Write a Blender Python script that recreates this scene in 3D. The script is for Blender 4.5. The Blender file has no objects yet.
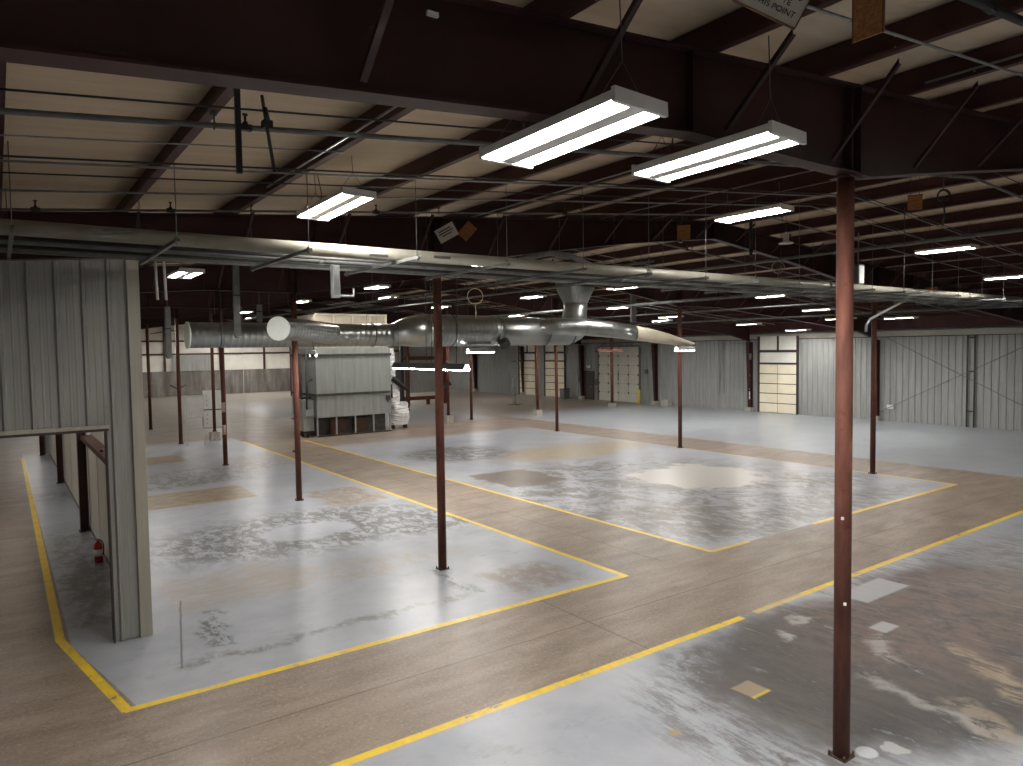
import bpy, math, random
from mathutils import Vector, Matrix, Euler
random.seed(7)
PI = math.pi
scene = bpy.context.scene
COL = scene.collection

# ------------------------------------------------------------------ helpers
class MB:
    """collects simple solids, links them as ONE mesh object"""
    def __init__(s): s.v = []; s.f = []; s.m = []; s.sm = []
    def add(s, vs, fs, mi=0, smooth=False):
        b = len(s.v); s.v += [tuple(v) for v in vs]
        for f in fs: s.f.append(tuple(b+i for i in f)); s.m.append(mi); s.sm.append(smooth)
    def box(s, x0, x1, y0, y1, z0, z1, mi=0):
        s.add([(x0,y0,z0),(x1,y0,z0),(x1,y1,z0),(x0,y1,z0),(x0,y0,z1),(x1,y0,z1),(x1,y1,z1),(x0,y1,z1)],
              [(0,3,2,1),(4,5,6,7),(0,1,5,4),(1,2,6,5),(2,3,7,6),(3,0,4,7)], mi); return s
    def cbox(s, c, sx, sy, sz, mi=0):
        return s.box(c[0]-sx/2,c[0]+sx/2,c[1]-sy/2,c[1]+sy/2,c[2]-sz/2,c[2]+sz/2,mi)
    def bar(s, a, b, w, h, up=(0,0,1), mi=0):
        """rectangular bar from a to b, w across, h along up"""
        a=Vector(a); b=Vector(b); d=(b-a).normalized(); u=Vector(up)
        if abs(d.dot(u))>.98: u=Vector((0,1,0))
        r=d.cross(u).normalized(); u=r.cross(d).normalized()
        q=[]
        for p in (a,b):
            for i,j in ((-1,-1),(1,-1),(1,1),(-1,1)): q.append(p+r*(i*w/2)+u*(j*h/2))
        s.add(q,[(0,1,2,3),(7,6,5,4),(0,4,5,1),(1,5,6,2),(2,6,7,3),(3,7,4,0)],mi); return s
    def tube(s, pts, r, n=8, mi=0, caps=True, closed=False):
        """round tube along a polyline; r a number or one per point"""
        P=[Vector(p) for p in pts]; N=len(P); R=r if isinstance(r,(list,tuple)) else [r]*N
        t=[]
        for i in range(N):
            if closed: d=P[(i+1)%N]-P[i-1]
            else: d=(P[min(i+1,N-1)]-P[max(i-1,0)])
            t.append(d.normalized())
        u=Vector((0,0,1)) if abs(t[0].z)<.9 else Vector((1,0,0))
        vs=[]
        for i in range(N):
            u=(u-t[i]*u.dot(t[i]))
            u = u.normalized() if u.length>1e-6 else t[i].orthogonal().normalized()
            w=t[i].cross(u)
            for k in range(n):
                a=2*PI*k/n; vs.append(P[i]+(u*math.cos(a)+w*math.sin(a))*R[i])
        b=len(s.v); fs=[]
        L=N if closed else N-1
        for i in range(L):
            j=(i+1)%N
            for k in range(n): fs.append((i*n+k,i*n+(k+1)%n,j*n+(k+1)%n,j*n+k))
        s.add(vs,fs,mi,True)
        if caps and not closed:
            s.f.append(tuple(b+k for k in reversed(range(n)))); s.m.append(mi); s.sm.append(False)
            s.f.append(tuple(b+(N-1)*n+k for k in range(n))); s.m.append(mi); s.sm.append(False)
        return s
    def lathe(s, prof, c=(0,0,0), n=16, mi=0):
        """prof = [(radius, z)] about a vertical axis through c"""
        vs=[]
        for r,z in prof:
            for k in range(n):
                a=2*PI*k/n; vs.append((c[0]+r*math.cos(a),c[1]+r*math.sin(a),c[2]+z))
        fs=[]
        for i in range(len(prof)-1):
            for k in range(n): fs.append((i*n+k,i*n+(k+1)%n,(i+1)*n+(k+1)%n,(i+1)*n+k))
        b=len(s.v); s.add(vs,fs,mi,True)
        s.f.append(tuple(b+k for k in reversed(range(n)))); s.m.append(mi); s.sm.append(False)
        s.f.append(tuple(b+(len(prof)-1)*n+k for k in range(n))); s.m.append(mi); s.sm.append(False)
        return s
    def prism(s, prof, fn, a, b, mi=0):
        """closed profile [(p,q)] swept from a to b; fn(p,q,t)->xyz"""
        n=len(prof); vs=[fn(p,q,a) for p,q in prof]+[fn(p,q,b) for p,q in prof]
        fs=[(i,(i+1)%n,n+(i+1)%n,n+i) for i in range(n)]+[tuple(reversed(range(n))),tuple(range(n,2*n))]
        s.add(vs,fs,mi); return s
    def build(s, name, mats, parent=None):
        me=bpy.data.meshes.new(name); me.from_pydata(s.v,[],s.f)
        if not isinstance(mats,(list,tuple)): mats=[mats]
        for m in mats: me.materials.append(m)
        me.polygons.foreach_set('material_index',s.m); me.polygons.foreach_set('use_smooth',s.sm)
        me.update()
        import bmesh
        bm=bmesh.new(); bm.from_mesh(me); bmesh.ops.recalc_face_normals(bm,faces=bm.faces); bm.to_mesh(me); bm.free()
        o=bpy.data.objects.new(name,me); COL.objects.link(o)
        if parent: o.parent=parent
        return o

def tag(o,label,cat,group=None,kind='thing'):
    o['label']=label; o['category']=cat
    if group: o['group']=group
    if kind: o['kind']=kind
    return o
def thing(name,label,cat,loc=(0,0,0),rz=0,group=None):
    o=bpy.data.objects.new(name,None); COL.objects.link(o); o.location=loc; o.rotation_euler=(0,0,rz)
    o.empty_display_size=.2
    return tag(o,label,cat,group)
def struct(o): o['kind']='structure'; return o
def dup(root,loc,rot=(0,0,0),label=None):
    r=root.copy(); COL.objects.link(r); r.location=loc; r.rotation_euler=rot
    if label: r['label']=label
    for ch in list(root.children):
        c=ch.copy(); COL.objects.link(c); c.parent=r
        for g in list(ch.children):
            d=g.copy(); COL.objects.link(d); d.parent=c
    return r

# ------------------------------------------------------------------ materials
class NT:
    def __init__(s,name):
        s.mat=bpy.data.materials.new(name); s.mat.use_nodes=True; s.t=s.mat.node_tree; s.n=s.t.nodes; s.l=s.t.links
        s.n.clear(); s.out=s.n.new('ShaderNodeOutputMaterial'); s.b=s.n.new('ShaderNodeBsdfPrincipled')
        s.l.new(s.b.outputs[0],s.out.inputs[0]); s.tc=s.n.new('ShaderNodeTexCoord')
        s.P=s.tc.outputs['Object']
    def set(s,sock,v):
        if hasattr(v,'is_output') or isinstance(v,bpy.types.NodeSocket): s.l.new(v,sock)
        else:
            if isinstance(v,(tuple,list)) and len(v)==3 and sock.type=='RGBA': v=(*v,1)
            sock.default_value=v
    def math(s,op,a,b=0.0,c=None,clamp=False):
        n=s.n.new('ShaderNodeMath'); n.operation=op; n.use_clamp=clamp; s.set(n.inputs[0],a); s.set(n.inputs[1],b)
        if c is not None: s.set(n.inputs[2],c)
        return n.outputs[0]
    def mul(s,a,b): return s.math('MULTIPLY',a,b)
    def ss(s,x,a,b):
        n=s.n.new('ShaderNodeMapRange'); n.interpolation_type='SMOOTHSTEP'; n.clamp=True
        s.set(n.inputs[0],x); 
        lo,hi,t0,t1=(a,b,0.,1.) if a<b else (b,a,1.,0.)
        n.inputs[1].default_value=lo; n.inputs[2].default_value=hi; n.inputs[3].default_value=t0; n.inputs[4].default_value=t1
        return n.outputs[0]
    def vmap(s,vec,scale=(1,1,1),rot=0.):
        n=s.n.new('ShaderNodeMapping'); s.set(n.inputs[0],vec); n.inputs['Scale'].default_value=scale; n.inputs['Rotation'].default_value=(0,0,rot); return n.outputs[0]
    def noise(s,vec,scale,detail=4,rough=.55,dist=0.,out=0):
        n=s.n.new('ShaderNodeTexNoise'); s.set(n.inputs['Vector'],vec); n.inputs['Scale'].default_value=scale
        n.inputs['Detail'].default_value=detail; n.inputs['Roughness'].default_value=rough; n.inputs['Distortion'].default_value=dist
        return n.outputs[out]
    def mix(s,f,a,b,mode='MIX'):
        n=s.n.new('ShaderNodeMix'); n.data_type='RGBA'; n.blend_type=mode; s.set(n.inputs[0],f); s.set(n.inputs[6],a); s.set(n.inputs[7],b); return n.outputs[2]
    def xyz(s,vec):
        n=s.n.new('ShaderNodeSeparateXYZ'); s.set(n.inputs[0],vec); return n.outputs
    def vadd(s,a,b,op='ADD'):
        n=s.n.new('ShaderNodeVectorMath'); n.operation=op; s.set(n.inputs[0],a); s.set(n.inputs[1],b); return n.outputs[0]
    def vscale(s,a,k):
        n=s.n.new('ShaderNodeVectorMath'); n.operation='SCALE'; s.set(n.inputs[0],a); n.inputs['Scale'].default_value=k; return n.outputs[0]
    def bump(s,h,strength=.3,dist=.02):
        n=s.n.new('ShaderNodeBump'); s.set(n.inputs['Height'],h); n.inputs['Strength'].default_value=strength; n.inputs['Distance'].default_value=dist
        s.l.new(n.outputs[0],s.b.inputs['Normal'])
    def fin(s,col,rough=.6,metal=0.,spec=.5):
        s.set(s.b.inputs['Base Color'],col); s.set(s.b.inputs['Roughness'],rough); s.set(s.b.inputs['Metallic'],metal)
        s.b.inputs['Specular IOR Level'].default_value=spec
        return s.mat

def simple(name,col,rough=.6,metal=0.,var=.25,scale=6.,spec=.4,alt=None,stretch=(1,1,1)):
    m=NT(name); n=m.noise(m.vmap(m.P,stretch),scale,4,.6)
    a=tuple(c*(1-var) for c in col); b=tuple(min(1,c*(1+var)) for c in col)
    c=m.mix(m.ss(n,.3,.7),a,b)
    if alt: c=m.mix(m.mul(m.ss(m.noise(m.P,scale*2.3,5,.65),.58,.7),.8),c,alt)
    return m.fin(c,rough,metal,spec)
def emit(name,col,strength):
    m=NT(name); m.b.inputs['Emission Color'].default_value=(*col,1); m.b.inputs['Emission Strength'].default_value=strength
    return m.fin((.9,.9,.9),.5)

M={}
M['beam']=simple('beam_primer',(.033,.0095,.0085),.55,0,.25,1.3,.35)
M['purlin']=simple('purlin_primer',(.055,.018,.015),.55,0,.25,1.5,.35)
M['column']=simple('column_primer',(.105,.040,.028),.65,0,.28,3.,.2,alt=(.08,.023,.017),stretch=(3,3,.6))
M['column_dark']=simple('post_primer',(.06,.022,.016),.5,0,.2,3.,.4)
M['rust']=simple('rusty_base',(.07,.04,.025),.8,0,.4,18.)
M['galv']=simple('galvanised',(.34,.35,.35),.42,.55,.18,5.,.5)
M['galvd']=simple('dull_galvanised',(.16,.165,.16),.55,.35,.2,5.,.4)
M['duct']=simple('duct_metal',(.30,.315,.305),.30,.92,.10,2.5,.5)
M['ductcap']=simple('duct_cap',(.82,.85,.82),.55,.1,.05,4.)
M['duct_side']=simple('duct_side_cream',(.50,.46,.36),.55,.1,.1,4.)
M['conduit']=simple('conduit_steel',(.25,.25,.24),.42,.6,.15,9.)
M['pipe_black']=simple('black_pipe',(.03,.028,.026),.5,.1,.2,6.)
M['pipe_wrap']=simple('painted_pipe',(.30,.285,.235),.42,.15,.10,3.)
M['white']=simple('white_enamel',(.78,.78,.76),.45,0,.05,3.)
M['fixture']=simple('fixture_enamel',(.66,.65,.62),.4,0,.06,3.)
M['cable']=simple('dark_cable',(.02,.018,.017),.6,0,.1,5.)
M['wire']=simple('steel_wire',(.10,.10,.10),.5,.4,.1,5.)
M['wood']=simple('plywood',(.30,.13,.045),.65,0,.3,7.,.3,stretch=(1,6,6))
M['woodedge']=simple('plywood_edge',(.13,.06,.025),.7,0,.3,9.)
M['signw']=simple('sign_white',(.62,.58,.50),.6,0,.06,4.)
M['ink']=simple('sign_ink',(.02,.02,.02),.7,0,.1,5.)
M['red']=simple('extinguisher_red',(.45,.012,.012),.3,0,.1,5.)
M['blackrub']=simple('black_rubber',(.015,.015,.015),.6,0,.1,5.)
M['concrete_block']=simple('block_concrete',(.40,.37,.32),.85,0,.2,9.)
M['doorcream']=simple('door_cream_panel',(.84,.77,.60),.6,0,.05,2.)
M['doorgray']=simple('door_grey_panel',(.60,.60,.53),.6,0,.05,2.)
M['doorframe']=simple('door_dark_frame',(.05,.032,.03),.55,0,.15,4.)
M['brown']=simple('brown_door',(.06,.042,.036),.5,0,.1,4.)
M['yellow']=simple('safety_yellow',(.65,.52,.10),.5,0,.1,5.)
M['insul']=simple('white_insulation',(.80,.78,.71),.7,0,.06,1.2)
M['insul2']=simple('wall_band_insulation',(.45,.42,.36),.7,0,.08,1.2)
M['board']=simple('panel_board',(.82,.82,.79),.5,0,.06,3.)
M['drape']=simple('white_foil_sheet',(.72,.72,.72),.32,.2,.1,9.)
M['beige_tray']=simple('beige_tray',(.5,.46,.36),.55,.1,.1,4.)
M['pipe_orange']=simple('hose_tan',(.42,.36,.22),.6,0,.1,5.)
M['tape']=simple('pinkish_tape',(.46,.34,.28),.6,0,.3,9.)
TUBE=emit('fluorescent_tube',(1.0,.97,.92),60.)

def mat_sheet(name,col,streak=.18,rough=.5,axis=(9,9,.35)):
    m=NT(name); n=m.noise(m.vmap(m.P,axis),1.6,4,.6); n2=m.noise(m.P,.5,3,.5)
    c=m.mix(m.ss(n,.3,.7),tuple(k*(1-streak) for k in col),tuple(min(1,k*(1+streak*.6)) for k in col))
    c=m.mix(m.mul(m.ss(n2,.5,.75),.35),c,tuple(k*.7 for k in col))
    return m.fin(c,rough,0,.45)
M['sheet']=mat_sheet('grey_wall_sheet',(.30,.305,.295))
M['sheet_near']=mat_sheet('partition_sheet',(.27,.265,.25),.12,.42)
M['trimb']=mat_sheet('corner_trim_beige',(.36,.34,.285),.1,.45)
M['panelw']=mat_sheet('divider_white_panel',(.62,.585,.52),.06,.5)
M['oven']=None

def mat_oven():
    m=NT('oven_sheet_metal'); n=m.noise(m.vmap(m.P,(5,5,.5)),1.2,5,.6); n2=m.noise(m.P,1.4,4,.6)
    c=m.mix(m.ss(n,.3,.75),(.27,.285,.27),(.34,.355,.335))
    c=m.mix(m.mul(m.ss(n2,.56,.72),.55),c,(.27,.19,.11))
    return m.fin(c,.5,.15,.5)
M['oven']=mat_oven()
M['oven_top']=simple('oven_upper_panel',(.40,.36,.28),.6,0,.12,1.5)
M['oven_dark']=simple('oven_dark_steel',(.055,.05,.045),.6,.2,.3,4.)

def mat_concrete_wall():
    m=NT('stained_concrete_wall'); n=m.noise(m.vmap(m.P,(.9,1,.16)),1.6,5,.65); n2=m.noise(m.P,2.5,5,.6)
    c=m.mix(m.ss(n,.3,.7),(.10,.09,.08),(.26,.25,.235)); c=m.mix(m.mul(m.ss(n2,.45,.7),.4),c,(.15,.11,.08))
    return m.fin(c,.85)
M['concwall']=mat_concrete_wall()

def mat_ceiling():
    m=NT('roof_insulation'); st=m.vmap(m.P,(.12,1.5,1)); n=m.noise(st,2.2,4,.55,.6)
    n2=m.noise(m.P,.35,2,.5)
    c=m.mix(m.ss(n,.3,.7),(.53,.425,.30),(.61,.50,.365)); c=m.mix(m.mul(m.ss(n2,.4,.7),.3),c,(.50,.405,.295))
    m.bump(n,.55,.07)
    return m.fin(c,.75,0,.2)
M['ceiling']=mat_ceiling()

# ------------------------------------------------------------------ floor
def mat_floor():
    m=NT('painted_concrete_floor'); P=m.P
    nz=m.noise(P,1.6,5,.6,0,1); nz2=m.noise(P,.7,5,.65,0,1)
    c0=m.vadd(nz,(.5,.5,.5),'SUBTRACT'); c1=m.vadd(nz2,(.5,.5,.5),'SUBTRACT')
    P0=m.vadd(P,m.vscale(c0,.05)); P1=m.vadd(P,m.vscale(c0,.9)); P2=m.vadd(P,m.vscale(c1,3.2))
    X,Y,_=m.xyz(P); X0,Y0,_=m.xyz(P0); X1,Y1,_=m.xyz(P1); X2,Y2,_=m.xyz(P2)
    co={0:(X0,Y0),1:(X1,Y1),2:(X2,Y2),-1:(X,Y)}
    def rect(x0,x1,y0,y1,s=.01,d=0):
        x,y=co[d]
        a=m.mul(m.ss(x,x0-s,x0+s),m.ss(x,x1+s,x1-s)); b=m.mul(m.ss(y,y0-s,y0+s),m.ss(y,y1+s,y1-s)); return m.mul(a,b)
    def ell(cx,cy,a,b,s=.3,d=1,rot=0.):
        x,y=co[d]; dx=m.math('SUBTRACT',x,cx); dy=m.math('SUBTRACT',y,cy)
        if rot:
            cr,sr=math.cos(rot),math.sin(rot)
            u=m.math('ADD',m.mul(dx,cr),m.mul(dy,sr)); w=m.math('SUBTRACT',m.mul(dy,cr),m.mul(dx,sr)); dx,dy=u,w
        u=m.math('POWER',m.mul(dx,1/a),2.); w=m.math('POWER',m.mul(dy,1/b),2.)
        return m.ss(m.math('SQRT',m.math('ADD',u,w)),1+s,1-s)
    def line(x0,y0,x1,y1,w,d=-1,s=.012):
        x,y=co[d]; L=math.hypot(x1-x0,y1-y0); tx,ty=(x1-x0)/L,(y1-y0)/L
        dx=m.math('SUBTRACT',x,x0); dy=m.math('SUBTRACT',y,y0)
        u=m.math('ADD',m.mul(dx,tx),m.mul(dy,ty)); v=m.math('ABSOLUTE',m.math('SUBTRACT',m.mul(dy,tx),m.mul(dx,ty)))
        return m.mul(m.ss(v,w/2+s,w/2-s),m.mul(m.ss(u,-s,s),m.ss(u,L+s,L-s)))
    mx=lambda a,b: m.math('MAXIMUM',a,b)
    # worn bare concrete of the aisles
    fine=m.noise(P,22.,4,.8); mid=m.noise(m.vmap(P,(.35,1.2,1)),2.2,5,.65); big=m.noise(P,.45,4,.6)
    tan=m.mix(m.ss(mid,.3,.72),(.188,.143,.109),(.34,.268,.21))
    tan=m.mix(m.mul(m.ss(big,.35,.7),.55),tan,(.26,.203,.16))
    tan=m.mix(m.mul(m.ss(fine,.54,.66),.6),tan,(.47,.40,.33)); tan=m.mix(m.mul(m.ss(fine,.45,.33),.6),tan,(.10,.075,.058)); tan=m.mix(m.mul(m.ss(m.noise(m.vmap(P,(.4,.8,1)),1.3,10,.78),.54,.66),.5),tan,(.125,.095,.075)); tan=m.mix(m.mul(m.ss(m.noise(P,55.,2,.8),.60,.70),.5),tan,(.06,.045,.035))
    # joints and cracks in the aisle slab
    wob=co[0]
    for (a,b,c,d) in ((-3,7.75,22,7.55),(6.85,6.4,6.85,8.9),(-1,3.6,-1,30),(9.9,9,9.9,34),(14,6.4,14,8.9)):
        tan=m.mix(m.mul(line(a,b,c,d,.022,0,.012),.75),tan,(.06,.045,.035))
    tan=m.mix(m.mul(m.ss(m.math('ABSOLUTE',m.math('SUBTRACT',m.noise(P,.9,3,.5,.4),.5)),.010,.002),.16),tan,(.08,.06,.045))
    # grey floor paint
    pn=m.noise(P,.9,5,.6); pf=m.noise(m.vmap(P,(1.5,.6,1)),6.,5,.7)
    paint=m.mix(m.ss(pn,.3,.7),(.345,.37,.415),(.445,.46,.50)); paint=m.mix(m.mul(m.ss(m.noise(m.vmap(P,(.6,1,1)),1.1,10,.8),.55,.66),.42),paint,(.225,.20,.17)); paint=m.mix(m.mul(m.ss(m.noise(P,7.,9,.8),.62,.70),.6),paint,(.12,.11,.10))
    paint=m.mix(m.mul(m.ss(m.noise(P,2.1,6,.72),.55,.72),.28),paint,(.235,.215,.19))
    paint_far=m.mix(m.ss(pn,.3,.7),(.33,.37,.415),(.42,.445,.475))
    # patches inside the painted areas -----------------------------------------------------
    st=m.noise(m.vmap(P,(1.1,.6,1)),3.6,12,.80,.4)          # scuff pattern
    wear=m.ss(st,.47,.56)
    def put(base,mask,col,k=1.): return m.mix(m.mul(mask,k) if k<1 else mask,base,col)
    L=paint                                               # left island
    dk=mx(ell(5.6,15.6,3.4,1.9,.35,1),ell(8.0,14.6,1.6,1.1,.3,1))
    L=put(L,m.mul(m.mul(dk,m.ss(st,.44,.54)),m.ss(ell(5.5,15.5,1.1,.75,.25,1),.8,.2)),(.105,.092,.08),.85)
    L=put(L,m.mul(ell(3.6,23.9,3.0,1.0,.4,1),m.ss(st,.42,.55)),(.13,.115,.10),.75)
    L=put(L,m.mul(ell(5.8,25.5,2.6,1.0,.4,1),m.ss(st,.45,.58)),(.17,.14,.12),.7)
    ocn=m.noise(m.vmap(P,(.7,2.5,1)),3.2,12,.78)
    ochre=m.mix(m.ss(ocn,.38,.62),(.20,.145,.09),(.46,.36,.21))
    L=put(L,rect(2.2,5.75,20.1,22.2,.06,0),ochre,.92); L=put(L,rect(2.6,5.6,28.4,30.4,.1,0),ochre,.9)
    L=put(L,m.mul(rect(6.9,8.45,17.5,19.8,.12,1),m.ss(st,.38,.55)),(.30,.215,.13),.85)
    L=put(L,m.mul(rect(6.6,8.6,25.4,28.4,.2,1),m.ss(st,.40,.6)),(.30,.21,.15),.6)
    L=put(L,m.mul(rect(2.1,4.2,11.7,13.6,.12,1),m.ss(ocn,.36,.62)),(.39,.33,.26),.75)
    L=put(L,m.mul(ell(5.2,12.3,2.2,.55,.4,1,-.12),m.ss(st,.42,.58)),(.40,.34,.27),.7)
    L=put(L,m.mul(rect(6.75,8.25,9.2,10.5,.2,1),m.ss(st,.36,.55)),(.25,.185,.14),.8)
    L=put(L,m.mul(line(1.75,9.75,6.2,9.75,.16,1,.08),m.ss(st,.4,.55)),(.16,.14,.12),.75)
    L=put(L,m.mul(line(6.2,9.8,6.4,11.4,.3,1,.1),m.ss(st,.46,.56)),(.07,.06,.055),.8)
    L=put(L,m.mul(line(2.35,10.1,2.5,11.6,.3,1,.1),m.ss(st,.47,.55)),(.07,.06,.055),.85)
    L=put(L,line(2.25,12.4,1.75,9.7,.025,0,.01),(.10,.09,.08),.8)
    L=put(L,m.mul(rect(.75,1.55,12.,19.,.2,1),m.ss(st,.42,.58)),(.16,.145,.12),.75)
    L=put(L,m.mul(ell(1.3,14.6,.5,1.6,.3,1),m.ss(st,.36,.5)),(.12,.105,.09),.7)
    Rr=paint                                              # right island
    st2=m.noise(m.vmap(P,(.5,.5,1)),1.5,13,.78,.6); Rr=put(Rr,m.mul(ell(15.2,13.6,5.2,5.2,.3,2),m.ss(st2,.47,.56)),(.165,.145,.115),.8); Rr=put(Rr,m.mul(ell(15.2,13.6,4.8,5.0,.3,2),m.ss(st,.50,.58)),(.09,.08,.065),.6)
    Rr=put(Rr,m.mul(ell(12.3,11.2,1.8,1.6,.35,1),m.ss(st,.42,.54)),(.15,.128,.10),.8)
    Rr=put(Rr,m.mul(ell(16,9.6,5,.7,.4,1),m.ss(st,.40,.55)),(.13,.115,.10),.75)
    Rr=put(Rr,m.mul(mx(ell(17.4,14.5,2.1,1.9,.12,2),ell(18.2,14.6,1.2,1.7,.12,2)),m.ss(st,.34,.40)),(.60,.58,.54),.97)
    Rr=put(Rr,rect(11.9,14.0,16.4,18.9,.12,1),(.155,.118,.085),.9)
    Rr=put(Rr,m.mul(ell(18.,21.1,3.6,1.6,.25,2),m.ss(st,.38,.52)),(.44,.35,.21),.9)
    Rr=put(Rr,m.mul(ell(14.2,23.4,2.0,1.9,.3,1),m.ss(st,.42,.53)),(.10,.09,.08),.85)
    Rr=put(Rr,m.mul(ell(19.9,11.5,1.5,1.0,.3,1),m.ss(st,.44,.54)),(.11,.095,.08),.7)
    F=paint                                               # front bay
    big1=mx(ell(8.9,4.5,2.6,1.9,.2,1),mx(ell(12.2,5.0,2.0,1.1,.3,1),ell(12.,3.2,3.5,1.6,.3,1)))
    dkn=m.noise(m.vmap(P,(1.5,.45,1),.35),2.2,12,.78,.3); dk3=m.noise(m.vmap(P,(2.2,.5,1),.3),3.,12,.8)
    dark=m.mix(m.ss(dkn,.35,.65),(.014,.0135,.0135),(.07,.056,.048))
    dark=m.mix(m.mul(ell(12.,4.7,3.4,2.0,.4,1),m.ss(st,.40,.54)),dark,(.15,.095,.075)); dark=m.mix(m.mul(m.ss(dk3,.55,.66),.5),dark,(.20,.185,.175))
    F=put(F,m.mul(big1,m.ss(dkn,.30,.44)),dark,.94); F=put(F,m.mul(ell(12.5,4.2,5.5,2.6,.3,1),m.ss(dk3,.47,.6)),(.075,.058,.05),.7)
    F=put(F,m.mul(ell(7.1,5.6,.7,.7,.4,1),m.ss(st,.40,.56)),(.085,.075,.07),.85)
    F=put(F,m.mul(ell(6.3,4.4,.9,1.5,.5,1),m.ss(dk3,.45,.58)),(.10,.088,.08),.75)
    F=put(F,m.mul(ell(14.5,5.2,2.2,.9,.4,1),m.ss(st,.42,.58)),(.20,.15,.13),.6)
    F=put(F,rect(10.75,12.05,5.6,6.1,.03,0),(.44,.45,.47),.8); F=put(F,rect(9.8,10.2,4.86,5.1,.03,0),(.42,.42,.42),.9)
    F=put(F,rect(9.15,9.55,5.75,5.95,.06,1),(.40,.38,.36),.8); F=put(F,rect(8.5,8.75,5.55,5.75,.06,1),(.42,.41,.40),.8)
    F=put(F,m.mul(line(10.1,4.05,9.2,3.0,.34,1,.12),m.ss(dk3,.42,.56)),(.40,.32,.22),.8)
    F=put(F,m.mul(line(9.6,4.95,8.9,4.2,.25,1,.1),m.ss(st,.4,.52)),(.38,.36,.34),.8)
    F=put(F,m.mul(line(8.3,4.3,8.05,2.6,.2,1,.1),m.ss(st,.36,.5)),(.36,.35,.34),.8)
    F=put(F,m.mul(line(8.6,3.4,8.0,2.8,.3,1,.1),m.ss(st,.4,.5)),(.34,.28,.21),.7)
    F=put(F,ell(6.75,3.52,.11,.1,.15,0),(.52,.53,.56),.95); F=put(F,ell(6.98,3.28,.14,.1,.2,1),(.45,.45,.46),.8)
    F=put(F,rect(6.80,7.12,4.86,5.15,.02,0),(.32,.25,.17),.95); F=put(F,line(6.8,4.85,7.12,4.85,.045,-1),(.62,.43,.03),.9)
    F=put(F,ell(5.55,4.9,.07,.05,.2,0),(.40,.28,.14),.9)
    F=put(F,m.mul(line(6.1,4.1,5.6,3.55,.05,1,.05),m.ss(st,.4,.5)),(.09,.06,.05),.9)
    # put the areas together ----------------------------------------------------------------
    col=tan
    edge=m.ss(Y1,35.5,33.5)
    mL=m.mul(m.mul(m.ss(X0,.66,.68),m.ss(X0,8.81,8.79)),m.mul(m.ss(Y0,8.89,8.91),edge))
    # the chamfered corner by the door jamb
    cut=m.ss(m.math('ADD',m.mul(m.math('SUBTRACT',X0,.62),2.68/.5),m.math('SUBTRACT',Y0,11.67)),-.05,.05)
    mL=m.mul(mL,cut)
    mR=m.mul(m.mul(m.ss(X0,11.09,11.11),m.ss(X0,21.76,21.74)),m.mul(m.ss(Y0,8.86,8.88),m.ss(Y1,29.5,28.)))
    mF=m.ss(Y0,6.46,6.44)
    mW=m.mul(m.ss(X1,24.1,24.5),m.mul(m.ss(X1,36.,34.8) if False else m.ss(Y1,37.5,33.),m.ss(Y0,6.44,6.46)))
    mB=m.mul(m.mul(m.ss(X1,12.5,14.5),m.ss(X1,24.5,23.)),m.mul(m.ss(Y1,33.,35.),m.ss(Y1,62.,50.)))
    far=m.mul(m.ss(Y1,34.,40.),m.ss(X1,40,39))
    farc=m.mix(m.ss(mid,.3,.7),(.20,.18,.158),(.29,.27,.245))
    farc=m.mix(m.ss(X2,13.,23.),farc,(.40,.365,.32)); col=m.mix(m.mul(far,.8),col,farc)
    col=m.mix(mL,col,L); col=m.mix(mR,col,Rr); col=m.mix(mF,col,F); col=m.mix(m.mul(mW,.95),col,paint_far); col=m.mix(m.mul(mB,.6),col,paint_far)
    # yellow lines ----------------------------------------------------------------------------
    lines=None
    for (a,b,c,d,k) in ((1.0,8.92,8.82,8.86,1.),(8.77,8.86,8.83,33.,1.),(.66,33.7,.56,11.67,1.),(.56,11.70,1.03,8.9,1.),
                      (11.12,8.87,12.3,8.87,.8),(14.6,8.87,21.75,8.87,1.),(11.12,8.87,11.12,31.5,1.),(21.75,8.85,21.75,12.2,.75),(21.75,12.2,21.75,24,.25),
                      (-6,6.5,8.75,6.42,1.),(9.05,6.43,10.3,6.44,.5),(10.3,6.44,23,6.49,1.),(-.6,33.7,.66,33.7,.4)):
        e=m.mul(line(a,b,c,d,.115,-1,.008),k) if k<1 else line(a,b,c,d,.115,-1,.008)
        lines=e if lines is None else mx(lines,e)
    worn=m.ss(m.noise(P,3.5,7,.75),.66,.56)
    lines=m.mul(lines,worn)
    yel=m.mix(m.ss(pf,.4,.7),(.88,.60,.025),(.72,.50,.05))
    col=m.mix(lines,col,yel)
    # gloss
    pm=mx(mx(mL,mR),mx(mF,mx(mW,mB)))
    rn=m.noise(P,.9,3,.55)
    r_p=m.math('ADD',m.math('ADD',.272,m.mul(rn,.09)),m.mul(ell(9.6,4.3,3.6,2.0,.35,-1),.22)); r_t=m.math('ADD',.30,m.mul(rn,.2))
    rough=m.math('ADD',m.mul(pm,r_p),m.mul(m.math('SUBTRACT',1.,pm),r_t))
    m.bump(m.math('ADD',m.mul(fine,.5),m.mul(pf,.5)),.05,.01)
    return m.fin(col,rough,0,.36)
M['floor']=mat_floor()

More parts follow.
